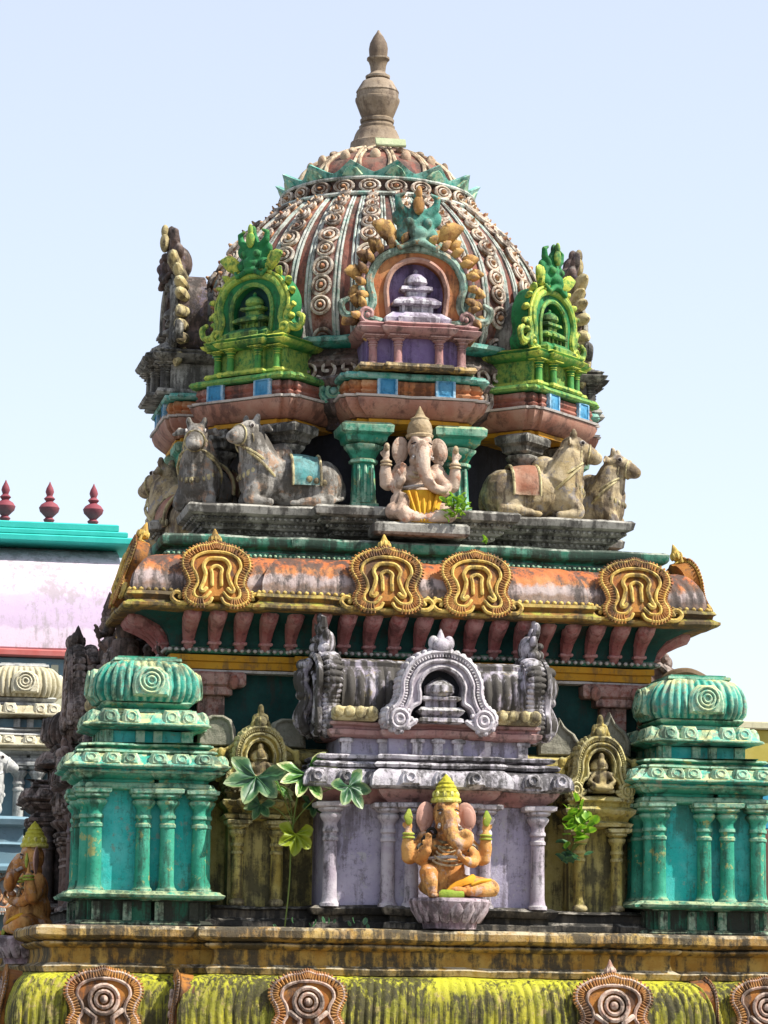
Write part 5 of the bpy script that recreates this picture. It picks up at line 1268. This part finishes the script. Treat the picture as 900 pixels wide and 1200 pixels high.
bush('dark green lower leaves beneath the bright sprig on the right niche shrine', (1.66, -3.96, 3.12), 12, (.26, .34), small_leaf('leaf', 'leaf_dark', .15, .06), .2, 5)
bush('small bright yellow-green sprig at the right knee of the pink seated statue', (.40, -3.16, 7.20), 48, (.26, .34), small_leaf('leaf', 'leaf_bright', .085, .032), 0, 4)
bush('tiny yellow-green seedling on the teal band below the pink seated statue', (.78, -3.08, 6.84), 7, (.08, .08), small_leaf('leaf', 'leaf_bright', .06, .025), 0, 8, stems=False)
rt = MB(); rt.tube(cat_rom([(2.72, -3.1, 4.7), (2.84, -3.25, 5.02), (2.98, -3.4, 5.24), (3.2, -3.5, 5.30), (3.42, -3.5, 5.22), (3.52, -3.48, 5.12)], 5), [.03+.03*min(1, i/12) for i in range(26)], 8)
o = rt.build('dry_root', 'dry_brown'); o['label'] = 'thick dry brown root arching over the right green shrine'; o['category'] = 'root'

# ------------------------------------------------------------------ buildings behind
H = thing('temple_hall', 'long hall with pale pink and violet curved roof and turquoise ridge, behind at left', 'temple hall', (0, 0, 0))
hp = [(12.0, 6.98), (11.95, 7.02), (12.0, 7.3), (12.12, 7.7), (12.35, 8.1), (12.7, 8.5), (13.2, 8.8), (13.7, 8.95), (19, 9.0), (19, 6.98)]
m = MB(); n_ = 60; x0, x1 = -26.0, -2.0; vs = []
for i in range(n_+1):
    x = x0+(x1-x0)*i/n_
    for (y, z) in hp: vs.append(wob((x, y, z), .01))
k_ = len(hp); m.add(vs, [(i*k_+j, (i+1)*k_+j, (i+1)*k_+j+1, i*k_+j+1) for i in range(n_) for j in range(k_-1)]+[list(range(k_)), [n_*k_+j for j in range(k_)][::-1]])
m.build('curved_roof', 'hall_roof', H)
for nm, mt, y0, y1, z0, z1, xr in (('ridge_board', 'hall_turquoise', 12.7, 14.4, 8.92, 9.04, -1.75), ('ridge_board', 'hall_turquoise', 12.75, 14.3, 9.04, 9.14, -1.9), ('ridge_board', 'hall_turquoise', 12.8, 14.2, 9.14, 9.27, -2.05), ('coral_trim', 'hall_coral', 11.85, 12.4, 6.86, 6.98, -1.9),
                               ('blue_frieze', 'hall_blue', 12.05, 18.9, 6.50, 6.86, -2.0), ('cream_wall', 'hall_cream', 12.1, 18.9, 5.6, 6.50, -2.05), ('lower_wall', 'hall_blue', 12.12, 18.9, 0, 5.6, -2.1)):
    mm_ = MB(); mm_.sweep([(x0, y0), (xr, y0), (xr, y1), (x0, y1)], [(-.03, z0), (0, z0+.02), (0, z1-.02), (-.03, z1)], step=1.2, w=.004); mm_.build(nm, mt, H)
bk_ = MB().bbox(-.06, .06, -.06, .06, 6.55, 6.74, .01).mesh('frieze_block', 'hall_cream')
for i in range(44): link('frieze_block', bk_, H, (-2.3-.42*i, 12.02, 0))
hf = MB().lathe([(.10, 0), (.12, .03), (.07, .08), (.10, .13), (.06, .17), (.16, .27), (.18, .34), (.14, .40), (.06, .45), (.10, .50), (.05, .55), (.075, .62), (.06, .68), (.02, .76), (.005, .80)], 16)
fm = hf.mesh('hall_finial', 'finial_maroon')
for i, lb in enumerate(('maroon pot finial on the turquoise ridge, nearest the tower', 'maroon pot finial on the turquoise ridge, middle of the three in view', 'maroon pot finial on the turquoise ridge at the left picture edge', 'maroon pot finial farther left along the turquoise ridge, out of view')):
    o = link('hall_finial', fm, None, (-2.45-.76*i, 13.4, 9.265)); o['label'] = lb; o['category'] = 'finial'; o['group'] = 'maroon finials on the hall ridge'
A = thing('side_building', 'plain low building with ochre parapet and blue wall at the right edge', 'building', (0, 0, 0))
for nm, mt, y0, z0, z1 in (('cream_coping', 'hall_cream', 11.9, 6.02, 6.16), ('ochre_parapet', 'ochre_plain', 12.0, 5.45, 6.02), ('blue_wall', 'blue_plain', 12.15, 4.3, 5.45), ('maroon_wall', 'maroon_plain', 12.1, 0, 4.3)):
    MB().sweep([(7.2, y0), (22, y0), (22, 18), (7.2, 18)], [(-.02, z0), (0, z0+.02), (0, z1-.02), (-.02, z1)], step=1.2, w=.004).build(nm, mt, A)
# smaller shrine group between the tower and the hall
Q = thing('rear_shrine_block', 'low dark blue and orange shrine block behind the left flank, under the yellow-ribbed dome', 'shrine block', (-5.7, 8.3, 0))
MB().box(-3.4, 3.0, -.9, 3, 0, 2.6).build('wall', 'hall_blue', Q)
MB().sweep(front_plan(3.1, -.8, 3, [(1.2, .15)]), kapota(2.5, 3.0, .0, .35, 6), step=.04, flute=(.14, .012), w=.01).build('eave', 'orange_paint', Q)
MB().sweep(front_plan(2.9, -.7, 3, [(1.2, .15)]), [(0, 2.9), (.1, 2.98), (.1, 3.06), (-.05, 3.1), (.0, 3.2), (.06, 3.24), (.0, 3.27)], step=.15, w=.01).build('ledge', 'blue_plain', Q)
for x in (-1.1, -.1, .9, 1.7): kudu(Q, .72, .62, (x, -1.2, 2.52), 0, R(-12), 'far_white', 'orange_paint', bud=False, curls=False)
farm = {'green_trim': 'far_white', 'turquoise_wall': 'hall_blue', 'green_roof': 'far_yellow'}
dup(cs, 'corner shrine with yellow and white ribbed dome behind the left flank', (-3.93, 8.35, 3.26), 0, mats=farm, group='small shrines on the rear block')
dup(cs, 'corner shrine with yellow ribbed dome on the rear block, beyond the left edge', (-7.6, 8.35, 3.26), 0, mats=farm, group='small shrines on the rear block')
fw = {'bull_grey': 'far_white', 'cloth_blue': 'blue_plain', 'gold_weathered': 'far_white', 'bull_brown': 'far_white', 'cloth_red': 'blue_plain'}
dup(b2, 'whitish bull statue with a blue cloth on the rear block at the left edge', (-4.75, 7.25, 3.95), PI, mats=fw, group='pale bulls on the rear block', scale=.9)
MB_ = MB().sweep([(-5.6, 6.95), (-3.9, 6.95), (-3.9, 7.9), (-5.6, 7.9)], [(0, 3.1), (.08, 3.14), (.08, 3.2), (-.02, 3.24), (-.02, 3.5), (.03, 3.53), (-.02, 3.56), (-.02, 3.78), (.08, 3.82), (.1, 3.90), (.04, 3.94), (-.1, 3.95)], step=.1, w=.01).build('bull_pedestal', 'hall_blue', None); MB_['label'] = 'faded blue moulded pedestal under the far pale bull'; MB_['category'] = 'pedestal'
